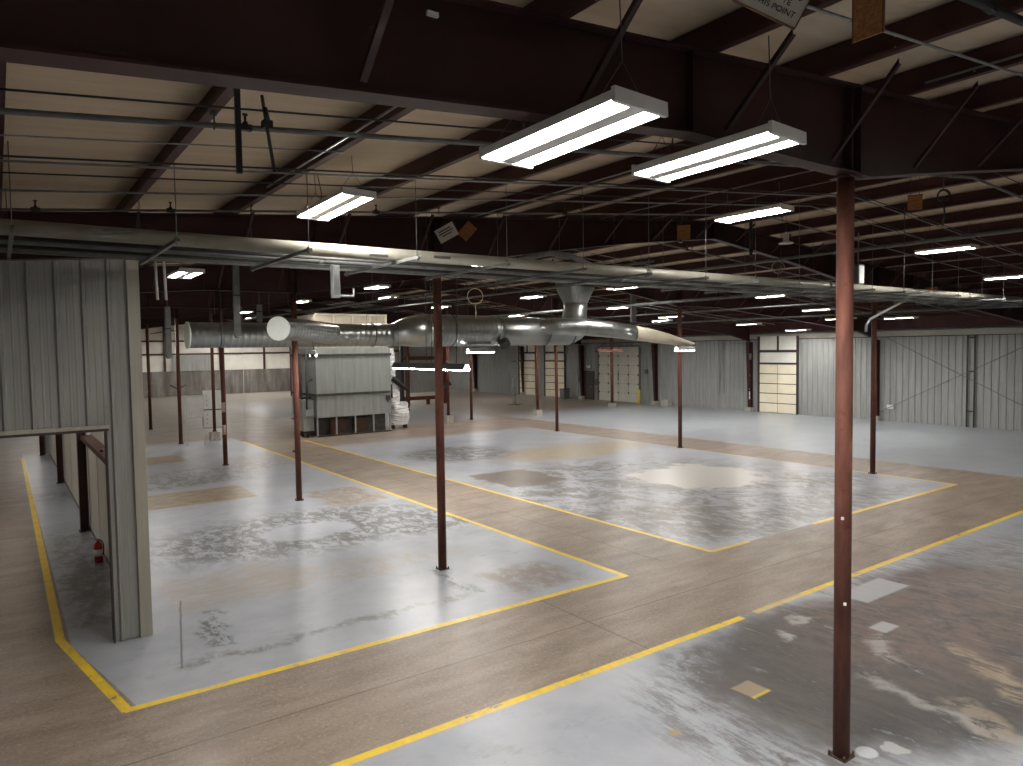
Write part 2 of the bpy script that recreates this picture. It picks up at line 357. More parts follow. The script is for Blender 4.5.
# ------------------------------------------------------------------ building shell
RX=14.07; SL=.0833; X0,X1=-8.79,36.93; Y0,Y1=-12.3,72.6
def top(x): return 5.82+SL*(RX-abs(x-RX))            # rafter top / purlin underside
def ceil(x): return top(x)+.265
b=MB(); b.box(X0-.3,X1+.3,Y0-.3,Y1+.3,-.2,0); struct(b.build('floor',M['floor']))
b=MB()
N=60
for xa,xb in ((X0-.2,RX),(RX,X1+.2)):
    b.add([(xa,Y0-.2,ceil(xa)),(xb,Y0-.2,ceil(xb)),(xb,Y1+.2,ceil(xb)),(xa,Y1+.2,ceil(xa)),
           (xa,Y0-.2,ceil(xa)+.1),(xb,Y0-.2,ceil(xb)+.1),(xb,Y1+.2,ceil(xb)+.1),(xa,Y1+.2,ceil(xa)+.1)],
          [(0,3,2,1),(4,5,6,7),(0,1,5,4),(1,2,6,5),(2,3,7,6),(3,0,4,7)])
struct(b.build('ceiling',M['ceiling']))

def ribs(mb,u0,u1,fn,z0,z1,pitch=.305,dep=.032,mi=0,phase=0.):
    """ribbed sheet: fn(u,depth,z)->xyz, ribs stand out by dep"""
    u=u0+phase; prof=[(u0,0)]
    while u<u1-.12:
        for du,dd in ((.0,0),(.018,dep),(.05,dep),(.068,0),(.135,0),(.142,.003),(.155,.003),(.162,0),(.215,0),(.222,.003),(.235,.003),(.242,0)):
            if u0<u+du<u1: prof.append((u+du,dd))
        u+=pitch
    prof.append((u1,0))
    n=len(prof); zt=z1 if callable(z1) else (lambda _u: z1)
    vs=[fn(p,q,z0) for p,q in prof]+[fn(p,q,zt(p)) for p,q in prof]
    fs=[(i,i+1,n+i+1,n+i) for i in range(n-1)]
    mb.add(vs,fs,mi)
b=MB(); b.box(X1+.02,X1+.25,Y0,Y1,0,5.4,1)
ribs(b,Y0,Y1,lambda u,d,z:(X1-d,u,z),.0,4.3,mi=0)
b.box(X1-.05,X1+.01,Y0,Y1,4.3,4.34,2); b.box(X1-.012,X1+.01,Y0,Y1,4.34,4.66,1)
struct(b.build('wall_right',[M['sheet'],M['insul2'],M['doorframe']]))
b=MB(); b.box(X0-.25,X0,Y0,Y1,0,5.2); ribs(b,Y0,Y1,lambda u,d,z:(X0+.001+d,u,z),0,4.3)
struct(b.build('wall_left',M['sheet']))
b=MB(); b.box(X1-.2,X1-.015,Y0,Y1-.2,4.70,5.28); struct(b.build('trim_1',M['purlin']))
def gable(mb,y,th,z0,mi,zcap=None):
    xs=[X0,RX,X1]
    prof=[(X0,z0),(X1,z0),(X1,ceil(X1)),(RX,ceil(RX)),(X0,ceil(X0))]
    mb.prism(prof,lambda p,q,t:(p,t,q),y,y+th,mi)
b=MB(); gable(b,Y0-.2,.2,0,0); struct(b.build('wall_back',M['sheet']))
b=MB(); gable(b,Y1,.2,2.33,1); b.box(X0,X1,Y1-.14,Y1+.2,0,2.33,0); 
for z in (3.92,5.15): b.box(X0,X1,Y1-.1,Y1,z-.08,z+.08,2)
for x in (-3,3.1,9.3,12.6,17.5,21.7,27.5,32): b.box(x-.09,x+.09,Y1-.2,Y1-.1,2.33,ceil(x)-.02,2)
b.box(13.2,16.6,Y1-.26,Y1-.2,2.33,3.84,3)
struct(b.build('wall_end',[M['concwall'],M['insul'],M['column_dark'],M['sheet']]))

# purlins: long Z sections laid over the rafters
PX=[3.02+1.476*k for k in range(-7,8)]; PX=PX+[2*RX-x for x in PX[::-1]]
PX=[x for x in PX if X0+.2<x<X1-.2]
purl=None
for i,x in enumerate(PX):
    z=top(x)+.006; s=1 if x<RX else -1
    mb=MB()
    # lip of the lower flange
    prof=[(-.09,.03),(-.09,0),(0,0),(0,.240),(.07,.240),(.07,.250),(-.008,.250),(-.008,.008),(-.082,.008),(-.082,.03)]
    mb.prism(prof,lambda p,q,t:(x-.0+p,t,z+q+SL*s*p),Y0+.02,Y1-.26)
    o=mb.build('roof_purlin',M['purlin'])
    tag(o,'dark red steel purlin running the length of the roof under the insulation','roof beam','roof purlins',)
    if -1<x<12:
        for yb in ((2.93,3.02,4.15,4.24) if x<9 else (2.93,3.02)):
            if yb not in (2.93,4.15): continue
            for zz in (.05,.145):
                m2=MB(); m2.tube([(x-.014,yb,z+zz),(x+.006,yb,z+zz)],.011,6)
                bo=m2.build('bolt',M['galv'],o); bo['label']='bright bolt head on the purlin web'

# rafters: tapered I sections across the building, one every 7.62 m
BOT=[(-8.55,4.2),(-6.6,4.62),(0,5.21),(4.2,5.555),(6.2,5.555),(6.7,5.555),(8.5,5.84),(10.3,6.11),(11.4,6.26),(RX,6.56)]
BOT=BOT+[(2*RX-x,z) for x,z in BOT[::-1][1:]]
def zbot(x):
    for (xa,za),(xb,zb) in zip(BOT,BOT[1:]):
        if xa<=x<=xb: return za+(zb-za)*(x-xa)/(xb-xa)
    return 5
FY=[3.58+7.62*k for k in range(-1,9)]
ordn=['first','second','third','fourth','fifth','sixth','seventh','eighth','ninth','tenth']
def rafter(Y,label):
    mb=MB(); xs=sorted(set([x for x,_ in BOT]+[RX]))
    mb2=[(x,zbot(x)) for x in xs]
    def strip(y0,y1,zb,zt):
        vs=[]
        for x,_ in mb2: vs+=[(x,y0,zb(x)),(x,y1,zb(x)),(x,y1,zt(x)),(x,y0,zt(x))]
        fs=[]; n=len(mb2)
        for i in range(n-1):
            for k in range(4): fs.append((4*i+k,4*i+(k+1)%4,4*i+4+(k+1)%4,4*i+4+k))
        fs+=[(3,2,1,0),(4*n-4,4*n-3,4*n-2,4*n-1)]
        mb.add(vs,fs)
    strip(Y-.006,Y+.006,zbot,top); strip(Y-.085,Y+.085,zbot,lambda x:zbot(x)+.016); strip(Y-.085,Y+.085,lambda x:top(x)-.016,top)
    for x in (6.37,6.53,21.61,21.77,4.2,23.94): mb.box(x-.006,x+.006,Y-.075,Y+.075,zbot(x)+.012,top(x)-.012)
    mb.box(RX-.012,RX+.012,Y-.075,Y+.075,zbot(RX)+.01,top(RX)-.012)
    o=mb.build('roof_beam',M['beam']); tag(o,label,'roof beam')
    return o
for k,Y in enumerate(FY):
    if k<1: lab='dark red tapered roof beam behind the camera position'
    else: lab={1:'nearest dark red roof beam crossing the top of the photo above the big lights',2:'dark red roof beam right above the grey ribbed partition and its doorway'}.get(k,'dark red tapered roof beam, %s from the camera'%ordn[k-1])
    o=rafter(Y,lab)
    if 1<=k<=4:
        for x in PX:
            if x<-2 or x>33 or abs(x-6.45)<.2 or (k==1 and x<1): continue
            zt=top(x)-.004; zb=zbot(x)+.03
            m2=MB(); sgn=-1
            m2.prism([(.03,0),(.07,0),(.07,.006),(.036,.006),(.036,.045),(.03,.045)],lambda p,q,t:(x+p,Y-.66+.565*t,(zt-.06)*(1-t)+(zb+.02)*t+q),0,1)
            m2.build('flange_brace',M['beam'],o)

# pipe columns
colproto=None
def column(x,y,label,ztop=None,r=.077,block=0.,base=True):
    zt=(zbot(x) if ztop is None else ztop)-.002
    o=thing('steel_column',label,'column',(x,y,0)); n=20
    m=MB(); m.tube([(0,0,.016+block),(0,0,zt-.012)],r,n); m.build('pipe_shaft',M['column'],o)
    m=MB(); m.box(-.12,.12,-.10,.10,zt-.012,zt); m.build('top_plate',M['beam'],o)
    if block:
        m=MB(); m.prism([(-.2,0),(.2,0),(.185,block),(-.185,block)],lambda p,q,t:(p,t,q),-.2,.2); bl=m.build('concrete_block',M['concrete_block'],o); bl['label']='square concrete footing block'
    m=MB(); m.box(-.092,.092,-.09,.09,block,block+.01)
    for sx in (-.08,.08):
        for sy in (-.075,.075): m.tube([(sx,sy,block+.016),(sx,sy,block+.05)],.013,6)
    m.build('base_plate',M['rust'],o)
    return o
def clip(o,z,side,a,size=.03,mat='galv',name='bracket',label=None):
    m=MB(); m.cbox((math.cos(a)*(.077+size/2),math.sin(a)*(.077+size/2),z),size,size,size*1.3); m.tube([(math.cos(a)*(.077+size),math.sin(a)*(.077+size),z),(math.cos(a)*(.08+size*2),math.sin(a)*(.08+size*2),z+.01)],size*.3,6)
    c=m.build(name,M[mat],o)
    if label: c['label']=label
LC=['foreground red-brown pipe column at the right, standing in the dark floor stain','red-brown pipe column in the middle of the left painted island, in front of the duct','red-brown pipe column left of the machine, on the yellow-lined island',
    'slim red-brown column standing below the capped left end of the duct','red-brown column beyond the island with a dark bracket near its middle','darkest slim column beside the edge of the grey partition','far column beyond the partition edge, near the end wall','far column behind the partition, second from the end wall','far column behind the partition, closest to the end wall']
for k in range(0,9):
    c=column(6.5,3.635,LC[k],5.55) if k==0 else column(6.45,3.58+7.62*k,LC[k])
    if k==0:
        for z,a in ((2.35,3.6),(1.53,3.9),(1.42,.5),(1.0,.4)): clip(c,z,0,a,.02,'white')
        m=MB(); m.tube([(.078*math.cos(-.6),.078*math.sin(-.6),z) for z in (1.2,1.5)],.008,6); m.build('conduit_stub',M['rust'],c)
    if k==2:
        clip(c,1.35,0,3.5,.05,'column_dark'); clip(c,2.22,0,3.4,.045,'column')
    if k==3:
        for z0,z1 in ((1.9,2.25),(1.1,1.45)):
            m=MB(); m.tube([(-.008,-.01,z0),(-.008,-.01,z1)],.073,16); w=m.build('tape_band',M['tape'],c); w['label']='pale scuffed tape band'
    if k==4:
        m=MB(); m.bar((-.08,0,2.45),(-.34,-.06,2.62),.06,.05); m.bar((.08,0,2.5),(.3,.05,2.6),.05,.05); m.build('bracket',M['column_dark'],c)
RC=['red-brown pipe column to the right of the photo frame','red-brown column at the right end of the yellow-cornered island, before the ribbed wall','red-brown column under the flattened right end of the duct','red-brown column on the island below the middle of the duct','red-brown column right beside the long low-hung light',
    'far red-brown column behind the red steel frame','far column behind the machine, beyond the red frame','far column hidden behind the machine','far column near the end wall behind the machine','x']
for x_,l_ in ((6.45,'column behind the camera position, left one'),(21.69,'column behind the camera position, right one')): column(x_,-4.04,l_)
for k in range(0,9):
    c=column(21.69,3.58+7.62*k,RC[k])
    if k==3: pass
for x,lab in ((7.96,'slim column on a concrete block beside the grey panel stand'),(19.75,'red-brown column on a tall concrete block left of the plain column beside it'),(26.0,'red-brown column on a concrete block before the cream dock doors'),(33.25,'red-brown column on a concrete block before the big grey sectional door')):
    if x==19.75: column(x+.1,33.5,lab,top(x),.08,.42)
    elif x==7.96: column(x,34.4,lab,top(x),.07,.4)
    elif x==26.: column(x,33.5,lab,top(x),.085,.33)
    else: column(x,34.7,lab,top(x),.1,.28)

# tapered wall columns against the right wall
wn=['nearest','second','third','fourth','fifth','sixth','seventh','eighth','ninth']
for k in range(0,9):
    Y=3.58+7.62*k
    o=thing('wall_stanchion','dark red tapered column against the ribbed right wall, %s along the wall from the camera'%wn[k],'column',(X1-.04,Y,0))
    m=MB(); zt=4.18
    m.prism([(-.006,.25),(-.20,.25),(-.42,zt),(-.006,zt)],lambda p,q,t:(p,t,q),-.005,.005)
    m.build('web',M['beam'],o)
    m=MB(); m.box(-.012,0,-.1,.1,.25,zt); m.add([(-.20,-.1,.25),(-.20,.1,.25),(-.42,.1,zt),(-.42,-.1,zt),(-.212,-.1,.25),(-.212,.1,.25),(-.432,.1,zt),(-.432,-.1,zt)],[(0,1,2,3),(7,6,5,4),(0,4,5,1),(1,5,6,2),(2,6,7,3),(3,7,4,0)])
    m.build('flange',M['beam'],o)
    m=MB(); m.box(-.34,0,-.2,.2,0,.235); m.box(-.25,0,-.12,.12,.235,.25); p=m.build('concrete_pier',M['concrete_block'],o); p['label']='low concrete pier'
    if k==3:
        m=MB()
        for z in (.75,1.0,1.35,1.75,2.05): m.box(-.245-.022*z,-.235-.022*z,-.09,-.01,z,z+.22)
        w=m.build('paper_notice',M['white'],o); w['label']='row of torn white paper stickers'
        m=MB(); m.box(-.42,-.33,-.26,-.12,3.25,3.5); m.tube([(-.38,-.19,3.25),(-.38,-.19,3.12)],.05,8); m.build('lamp_head',M['galvd'],o)

# ------------------------------------------------------------------ doors in the right wall
def sect_door(n,y0,y1,z1,rows,cols,mat,upper=None,dots=False):
    """y0<y1; overhead sectional door with dark guides, hung just inside the wall"""
    b=MB(); xf=X1-.04
    zs=[z1*i/rows for i in range(rows+1)]; ys=[y0+(y1-y0)*i/cols for i in range(cols+1)]
    b.box(xf-.03,xf,y0,y1,0.02,z1,1)
    for i in range(rows):
        for j in range(cols): b.box(xf-.06,xf-.03,ys[j]+.018,ys[j+1]-.018,zs[i]+.03,zs[i+1]-.018,0)
    o=b.build('door_%d'%n,[mat,M['doorframe']]) if not dots else b.build('door_%d'%n,[mat,M['duct_side']])
    struct(o)
    f=MB()
    zt=upper or z1
    for y in (y0-.06,y1+.06): f.box(xf-.1,xf+.0,y-.05,y+.05,0,zt)
    f.box(xf-.1,xf,y0,y1,z1+.01,z1+.1)
    if upper:
        f.box(xf-.1,xf,y0,y1,3.55,3.7); f.box(xf-.1,xf,(y0+y1)/2-.06,(y0+y1)/2+.02,3.7,upper)
        u=MB(); u.box(xf-.02,xf-.005,y0,y1,z1+.1,upper); u.build('door_upper_panel',M['insul'],o)
    f.build('door_frame',M['doorframe'] if not dots else M['galvd'],o)
    if dots:
        d=MB()
        for i in range(1,rows):
            for j in range(0,cols+1):
                yy=min(max(ys[j],y0+.06),y1-.06); d.cbox((xf-.07,yy,zs[i]),.025,.09,.13)
        d.cbox((xf-.07,ys[2],zs[3]-.1),.025,.06,.7)
        d.build('hinge',M['oven_dark'],o)
    return o
sect_door(1,23.43,25.85,2.86,5,2,M['doorcream'],4.5)
sect_door(2,43.9,46.35,2.9,5,3,M['doorcream'],4.3)
sect_door(3,47.7,49.95,2.9,5,3,M['doorcream'],4.3)
sect_door(4,35.7,39.85,4.0,6,4,M['doorgray'],None,True)
b=MB(); xf=X1-.035; b.box(xf-.05,xf,40.55,41.42,0.01,2.1)
b.box(xf-.06,xf-.05,40.68,41.29,1.15,1.95); b.box(xf-.06,xf-.05,40.68,41.29,.2,.95)
o=struct(b.build('door_5',M['brown']))
f=MB(); 
for y in (40.49,41.48): f.box(xf-.07,xf,y-.05,y+.05,0,2.2)
f.box(xf-.07,xf,40.54,41.43,2.11,2.2); f.build('door_frame',M['brown'],o)
f=MB(); f.tube([(xf-.05,40.68,1.0),(xf-.12,40.68,1.0),(xf-.12,40.8,1.0)],.015,6); f.build('door_handle',M['galv'],o)
o=thing('exit_lamp','small white emergency lamp above the brown exit door','lamp',(X1-.05,41.0,2.42))
m=MB(); m.box(-.08,0,-.15,.15,0,.14); m.build('wall_mount',M['white'],o)
m=MB(); 
for y in (-.16,.16): m.tube([(-.06,y,.16),(-.13,y,.17)],[.045,.06],10)
m.build('lamp_head',M['white'],o)
def wallbox(name,label,cat,y,z,w,h,d,mat,extra=True):
    o=thing(name,label,cat,(X1-.034,y,z)); m=MB(); m.box(-d,0,-w/2,w/2,0,h); m.build('enclosure',mat,o)
    m=MB(); m.box(-d-.012,-d,-w/2+.02,w/2-.02,.02,h-.02); m.build('cover',mat,o)
    if extra:
        m=MB(); m.tube([(-d/2,0,h),(-d/2,0,h+.8)],.014,6); m.build('conduit',M['conduit'],o)
    return o
wallbox('white_outlet_box','small white box low on the ribbed wall near the right edge','box',18.15,.64,.30,.22,.1,M['white'])
wallbox('door_control_box','grey control box on the wall between big door and brown door','box',40.15,1.15,.25,.45,.15,M['galvd'])
wallbox('wall_switch_box','grey switch box on the wall left of the brown door','box',42.3,1.35,.3,.35,.12,M['galv'])
wallbox('wall_panel_box','small box on the wall right of the big grey door','box',35.0,2.1,.25,.3,.12,M['galvd'])
o=thing('bin_by_wall','low grey box on the floor beside the dark stanchion left of the brown door','box',(36.2,43.1,0)); m=MB(); m.box(-.3,.3,-.25,.25,0.03,.75); m.build('body',M['galvd'],o); m=MB(); m.box(-.32,.32,-.27,.27,.75,.8); m.build('lid',M['oven_dark'],o)
m=MB(); m.box(-.28,-.2,-.22,.22,0,.03); m.box(.2,.28,-.22,.22,0,.03); m.build('skid',M['oven_dark'],o)
o=thing('grey_block','low pale concrete block on the floor at the foot of the right wall','block',(36.25,32.6,0)); m=MB(); m.prism([(-.22,0),(.22,0),(.2,.42),(-.2,.42)],lambda p,q,t:(p,t,q),-.28,.28); m.build('block_body',M['concrete_block'],o)
o=thing('yellow_guard_post','yellow guard post at the right foot of the big grey door','bollard',(35.85,34.75,0)); m=MB(); m.lathe([(.10,0),(.10,.92),(.085,1.0),(.05,1.04),(.0,1.05)],n=14); m.build('post',M['yellow'],o); m=MB(); m.bar((.1,.05,.08),(.34,.3,.5),.06,.04); m.bar((0,.12,.02),(.1,.5,.02),.06,.03); m.build('kick_rail',M['yellow'],o)

# X brace rods, ladder rails and conduits on the right wall
for (ya,za,yb,zb,lab) in ((18.3,4.26,11.5,.70,'thin brace rod falling to the right across the ribbed wall'),(18.6,.5,11.5,4.17,'thin brace rod rising to the right across the ribbed wall')):
    off=0 if ya<18.5 else .03
    m=MB(); m.tube([(X1-.17-off,ya,za),(X1-.17-off,yb,zb)],.014,6); o=m.build('brace_rod',M['galvd']); tag(o,lab,'brace rod')
    t=MB(); t.tube([(X1-.17-off,ya+(yb-ya)*.42,za+(zb-za)*.42),(X1-.17-off,ya+(yb-ya)*.46,za+(zb-za)*.46)],.02,6); t.build('turnbuckle',M['galvd'],o)
    t=MB(); t.box(X1-.19-off,X1-.036,ya-.03,ya+.03,za-.015,za+.015); t.build('wall_mount',M['galvd'],o)
o=thing('wall_ladder','narrow dark steel ladder rails fixed to the ribbed wall near the right edge','ladder',(X1-.12,14.45,0))
for y in (-.15,.16):
    m=MB(); m.box(-.025,.025,y-.03,y+.03,0,4.32); m.build('rail',M['pipe_black'],o)
for z in (.76,2.62,4.2):
    m=MB(); m.box(-.02,.02,-.12,.13,z-.03,z+.03); m.build('rung',M['pipe_black'],o)
m=MB(); m.tube([(X1-.06,28.76,1.0),(X1-.06,28.76,4.28),(X1-.06,26.75,4.05)],.02,6); tag(m.build('wall_conduit',M['conduit']),'longer of two grey conduits running down the ribbed wall, left of the panel door','conduit')
m=MB(); m.tube([(X1-.06,28.45,1.0),(X1-.06,28.45,4.2)],.02,6); tag(m.build('wall_conduit',M['conduit']),'right-hand plain conduit of the pair running down the ribbed wall','conduit')
m=MB(); m.tube([(X1-.11,-4,4.645),(X1-.11,66,4.645)],.045,8); o=m.build('eave_pipe',M['galvd']); tag(o,'long grey pipe along the top of the ribbed right wall','pipe')
for y in (10,17.6,25.2,32.8,40.4,48,56):
    q=MB(); q.box(X1-.06,X1-.02,y-.03,y+.03,4.63,4.66); q.build('wall_mount',M['galvd'],o)

# ------------------------------------------------------------------ partition wall with doorway at the left
PY=11.14; HZ=3.04
ptop=lambda x: 5.185+.0833*x if x>-.2 else 5.16+.09*x
b=MB()
f=lambda u,d,z:(u,PY-d,z)
ribs(b,-6.4,-4.0,f,0,ptop,phase=.1); ribs(b,-4.0,1.18,f,HZ,ptop,phase=.056); ribs(b,1.18,1.50,f,.01,ptop,phase=.055)
b.box(-6.4,-4.0,PY+.001,PY+.06,0,4.2,0); b.box(-4.0,1.18,PY+.001,PY+.06,HZ,4.6,0); b.box(1.18,1.5,PY+.001,PY+.06,.01,5.1,0)
# header flashing, jamb edge, corner trim
b.box(-4.0,1.21,PY-.045,PY+.2,HZ-.05,HZ,1); b.box(-4.0,1.2,PY-.035,PY+.2,HZ-.085,HZ-.05,2)
b.box(1.165,1.18,PY-.03,PY+.2,0,HZ-.05,2)
b.box(1.50,1.645,PY-.02,PY+.01,0.005,5.30,1); b.box(1.62,1.645,PY+.012,PY+.22,0.005,5.30,1); b.box(1.49,1.505,PY-.045,PY+.01,0.005,5.30,1)
struct(b.build('wall_partition',[M['sheet_near'],M['trimb'],M['doorframe']]))
# low divider running away behind it
b=MB()
b.box(1.58,1.64,PY+.26,18.6,.06,2.18,0); b.box(1.58,1.64,18.6,34.0,.06,3.6,0); b.box(1.565,1.66,PY+.26,34.0,0,.06,1)
for y in (13.,14.9,16.8,21,23.6,28.7,31): b.box(1.573,1.58,y-.006,y+.006,.06,2.18,2)
struct(b.build('wall_divider',[M['panelw'],M['galvd'],M['trimb']]))
m=MB(); m.box(1.44,1.66,PY+.25,18.58,2.185,2.2); m.box(1.44,1.455,PY+.25,18.58,2.1,2.185); m.tube([(1.5,13.6,2.2),(1.5,13.6,2.27)],.02,6); m.tube([(1.5,15.1,2.2),(1.5,15.1,2.25)],.03,6)
tag(m.build('ledge_rail',M['column_dark']),'brown angle ledge along the top of the low divider behind the doorway','rail')
def ipost(x,y,label,zt):
    o=thing('dark_post',label,'post',(x,y,0)); m=MB()
    m.box(-.10,-.088,-.1,.1,.0,zt); m.box(.058,.07,-.1,.1,.0,zt); m.box(-.088,.058,-.005,.005,.0,zt); m.build('post_shaft',M['column_dark'],o)
    m=MB(); m.box(-.13,-.101,-.12,.12,0,.015); m.box(-.13,.0,-.12,-.101,0,.015); m.build('base_plate',M['column_dark'],o); return o
ipost(1.48,18.72,'dark brown steel post nearest behind the partition doorway',5.25); ipost(1.48,26.3,'dark brown steel post in the middle of the white divider',5.25)
o=ipost(1.34,34.12,'dark brown steel post at the far end of the white divider',5.2)
b=MB(); ribs(b,1.42,1.9,lambda u,d,z:(u,34.16-d,z),.02,3.6); b.box(1.42,1.9,34.17,34.2,.02,3.6); b.box(1.86,1.95,34.08,34.165,0,3.6,1)
struct(b.build('wall_return',[M['sheet'],M['column_dark']]))
# fire extinguisher
o=thing('fire_extinguisher','red fire extinguisher on the floor behind the partition doorway','fire extinguisher',(1.44,15.75,0))
m=MB(); m.lathe([(.06,0),(.075,.012),(.078,.03),(.078,.30),(.07,.34),(.045,.375),(.026,.39),(.026,.405)],n=18); m.build('cylinder',M['red'],o)
m=MB(); m.lathe([(.024,.405),(.024,.44),(.012,.45)],n=10); m.bar((-.01,0,.45),(-.11,0,.475),.02,.012); m.bar((-.01,0,.435),(-.10,0,.42),.02,.01); m.build('valve_handle',M['galv'],o)
m=MB(); m.tube([(.02,-.02,.43),(.06,-.06,.41),(.085,-.075,.34),(.08,-.075,.2),(.075,-.07,.14)],.011,8); m.build('hose',M['blackrub'],o)
m=MB(); m.tube([(-.0781*math.cos(a),-.0781*math.sin(a),.2) for a in (0,.4,.8,1.2)],.03,6); 
m=MB(); m.lathe([(.0785,.12),(.0785,.25)],n=18); w=m.build('paper_band',M['white'],o); w['label']='white instruction band'
w.scale=(1,1,1)

# ------------------------------------------------------------------ pipes following the roof slope
def roofline(y,dz,r,mat,name,label,cat,xa=-7.5,xb=35.5,n=8,hang=(),heads=(),skew=0.):
    zf=lambda x: top(x)-dz
    yf=lambda x: y+skew*x
    o=thing(name,label,cat,(RX,y,0)); m=MB(); X=lambda x:x-RX
    pts=[(X(xa),yf(xa)-y,zf(xa)),(X(RX-.01),yf(RX)-y,zf(RX-.01)),(X(RX+.01),yf(RX)-y,zf(RX+.01)),(X(xb),yf(xb)-y,zf(xb))]
    if xb<RX-.5: pts=[pts[0],(X(xb),yf(xb)-y,zf(xb))]
    elif xa>RX+.5: pts=[(X(xa),yf(xa)-y,zf(xa)),pts[3]]
    m.tube(pts,r,n); m.build('pipe_run' if r>.015 else 'tube_run',mat,o)
    for x in hang:
        h=MB(); z=zf(x); yy=yf(x)-y
        h.tube([(X(x),yy,z+r+.004),(X(x),yy,top(x))],.007,5); h.tube([(X(x),yy+(r+.006)*math.cos(a),z+(r+.006)*math.sin(a)) for a in [2*PI*i/10 for i in range(10)]],.006,5,closed=True)
        h.box(X(x)-.02,X(x)+.02,yy-.02,yy+.02,top(x)-.02,top(x)-.001); h.build('pipe_hanger',M['wire'],o)
    for x in heads:
        h=MB(); z=zf(x); yy=yf(x)-y
        h.tube([(X(x),yy,z-.02),(X(x),yy,z+.045)],.022,8); h.tube([(X(x),yy,z+.045),(X(x),yy,z+.10)],.010,6); h.tube([(X(x),yy,z+.10),(X(x),yy,z+.112)],.024,8); h.bar((X(x)-.05,yy,z),(X(x)+.05,yy,z),.05,.05); h.build('sprinkler_head',M['pipe_black'],o)
    return o
g=[x-.037 for x in PX]
near=[x for x in g if -1<x<30]
roofline(5.98,.03,.009,M['pipe_black'],'bridging_rod','thin dark rod under the purlins just past the nearest roof beam','rod',skew=-.05)
roofline(6.25,.10,.024,M['galvd'],'sprinkler_pipe','thickest grey sprinkler pipe crossing the purlins past the nearest roof beam','pipe',hang=near[1::2],heads=[1.75,8.,11],skew=-.05)
roofline(7.05,.07,.007,M['conduit'],'ceiling_conduit','thinnest single conduit crossing the purlins between the first two roof beams','conduit',xb=2.9,skew=-.07)
roofline(7.84,.055,.010,M['pipe_black'],'ceiling_conduit','dark conduit of the pair crossing halfway between the first two roof beams','conduit',skew=-.02)
roofline(7.92,.08,.012,M['conduit'],'ceiling_conduit','light steel conduit of the pair crossing halfway between the first two roof beams','conduit',skew=-.02)
roofline(8.3,.105,.008,M['pipe_black'],'ceiling_cable','dark cable crossing the purlins just beyond the conduit pair','cable')
roofline(9.35,.075,.012,M['conduit'],'ceiling_conduit','grey conduit crossing the purlins above the large pale pipe','conduit',skew=-.05)
roofline(10.5,.085,.016,M['galvd'],'sprinkler_pipe','slim sprinkler pipe with upright heads close before the partition beam','pipe',hang=near[0::2],heads=[1.95,4.85,8.5,.45],skew=-.05,xa=-.9)
roofline(2.62,.05,.011,M['conduit'],'ceiling_conduit','thin conduit crossing the purlins in front of the nearest roof beam','conduit',xa=1.,hang=[])
roofline(2.02,.09,.028,M['pipe_black'],'sprinkler_pipe','dark pipe with a coupling in the top right corner of the photo','pipe',hang=[7.435,10.387],xa=3.,heads=[5.35])
bayname=['','third','fourth','fifth','sixth','seventh']
for bay in range(1,7):
    yb=3.58+7.62*bay
    nm=ordn[bay]; nx=ordn[bay+1]
    roofline(yb+2.4,.10,.022,M['galvd'],'sprinkler_pipe','grey sprinkler pipe nearer the %s roof beam, between it and the %s'%(nm,nx),'pipe',hang=near[bay%2::2] if bay<3 else near[1::5],heads=[3.5,9.5,16,20.5] if bay<3 else ())
    roofline(yb+5.1,.07,.012,M['conduit'],'ceiling_conduit','grey conduit crossing midway between the %s and %s roof beams'%(nm,nx),'conduit')
    roofline(yb+5.75,.10,.020,M['galvd'],'sprinkler_pipe','grey sprinkler pipe nearer the %s roof beam, between it and the %s'%(nx,nm),'pipe',hang=near[1-bay%2::2] if bay<3 else near[2::5])
    if bay<4: roofline(yb+6.6,.07,.009,M['pipe_black'],'bridging_rod','thin dark rod crossing before the %s roof beam'%nx,'rod')

# conduits running along the purlins
for x,dz,ya,yb,lab in ((2.86,-.03,3.75,9.2,'bright conduit clipped along the purlin left of the nearest big light'),(7.32,-.04,3.75,40,'conduit clipped along the purlin above the foreground column'),(7.30,-.05,-2,3.3,'conduit on the purlin in front of the nearest beam, right of the wooden board')):
    m=MB(); m.tube([(x,ya,top(x)-dz),(x,yb,top(x)-dz)],.012,6); tag(m.build('purlin_conduit',M['conduit']),lab,'conduit')
for x,z,ya,yb,r,lab in ((7.0,5.12,14.,44,.03,'long grey conduit running away above the left duct'),(12.9,6.05,12,40,.03,'grey pipe running away under the roof ridge, left of it'),(15.7,6.1,4.5,40,.035,'grey pipe running away under the roof ridge, right of it'),(19.2,5.55,13,52,.05,'thick pipe running away above the duct outlet'),(23.9,5.45,12.,60,.03,'pipe running away toward the dock doors'),(26.3,5.12,9,60,.035,'dark pipe running away under the right roof slope')):
    o=thing('overhead_pipe',lab,'pipe',(x,ya,z)); m=MB(); m.tube([(0,0,0),(0,yb-ya,0)],r,8); m.build('pipe_run',M['galvd'],o)
    for y in [q+3.9 for q in FY]:
        if ya+.3<y<min(yb,48) and top(x)-z>.12:
            h=MB(); h.tube([(0,y-ya,r+.002),(0,y-ya,top(x)-z)],.008,5); h.tube([(math.cos(a)*(r+.005),y-ya,math.sin(a)*(r+.005)) for a in [2*PI*i/8 for i in range(8)]],.006,4,closed=True); h.build('pipe_hanger',M['wire'],o)

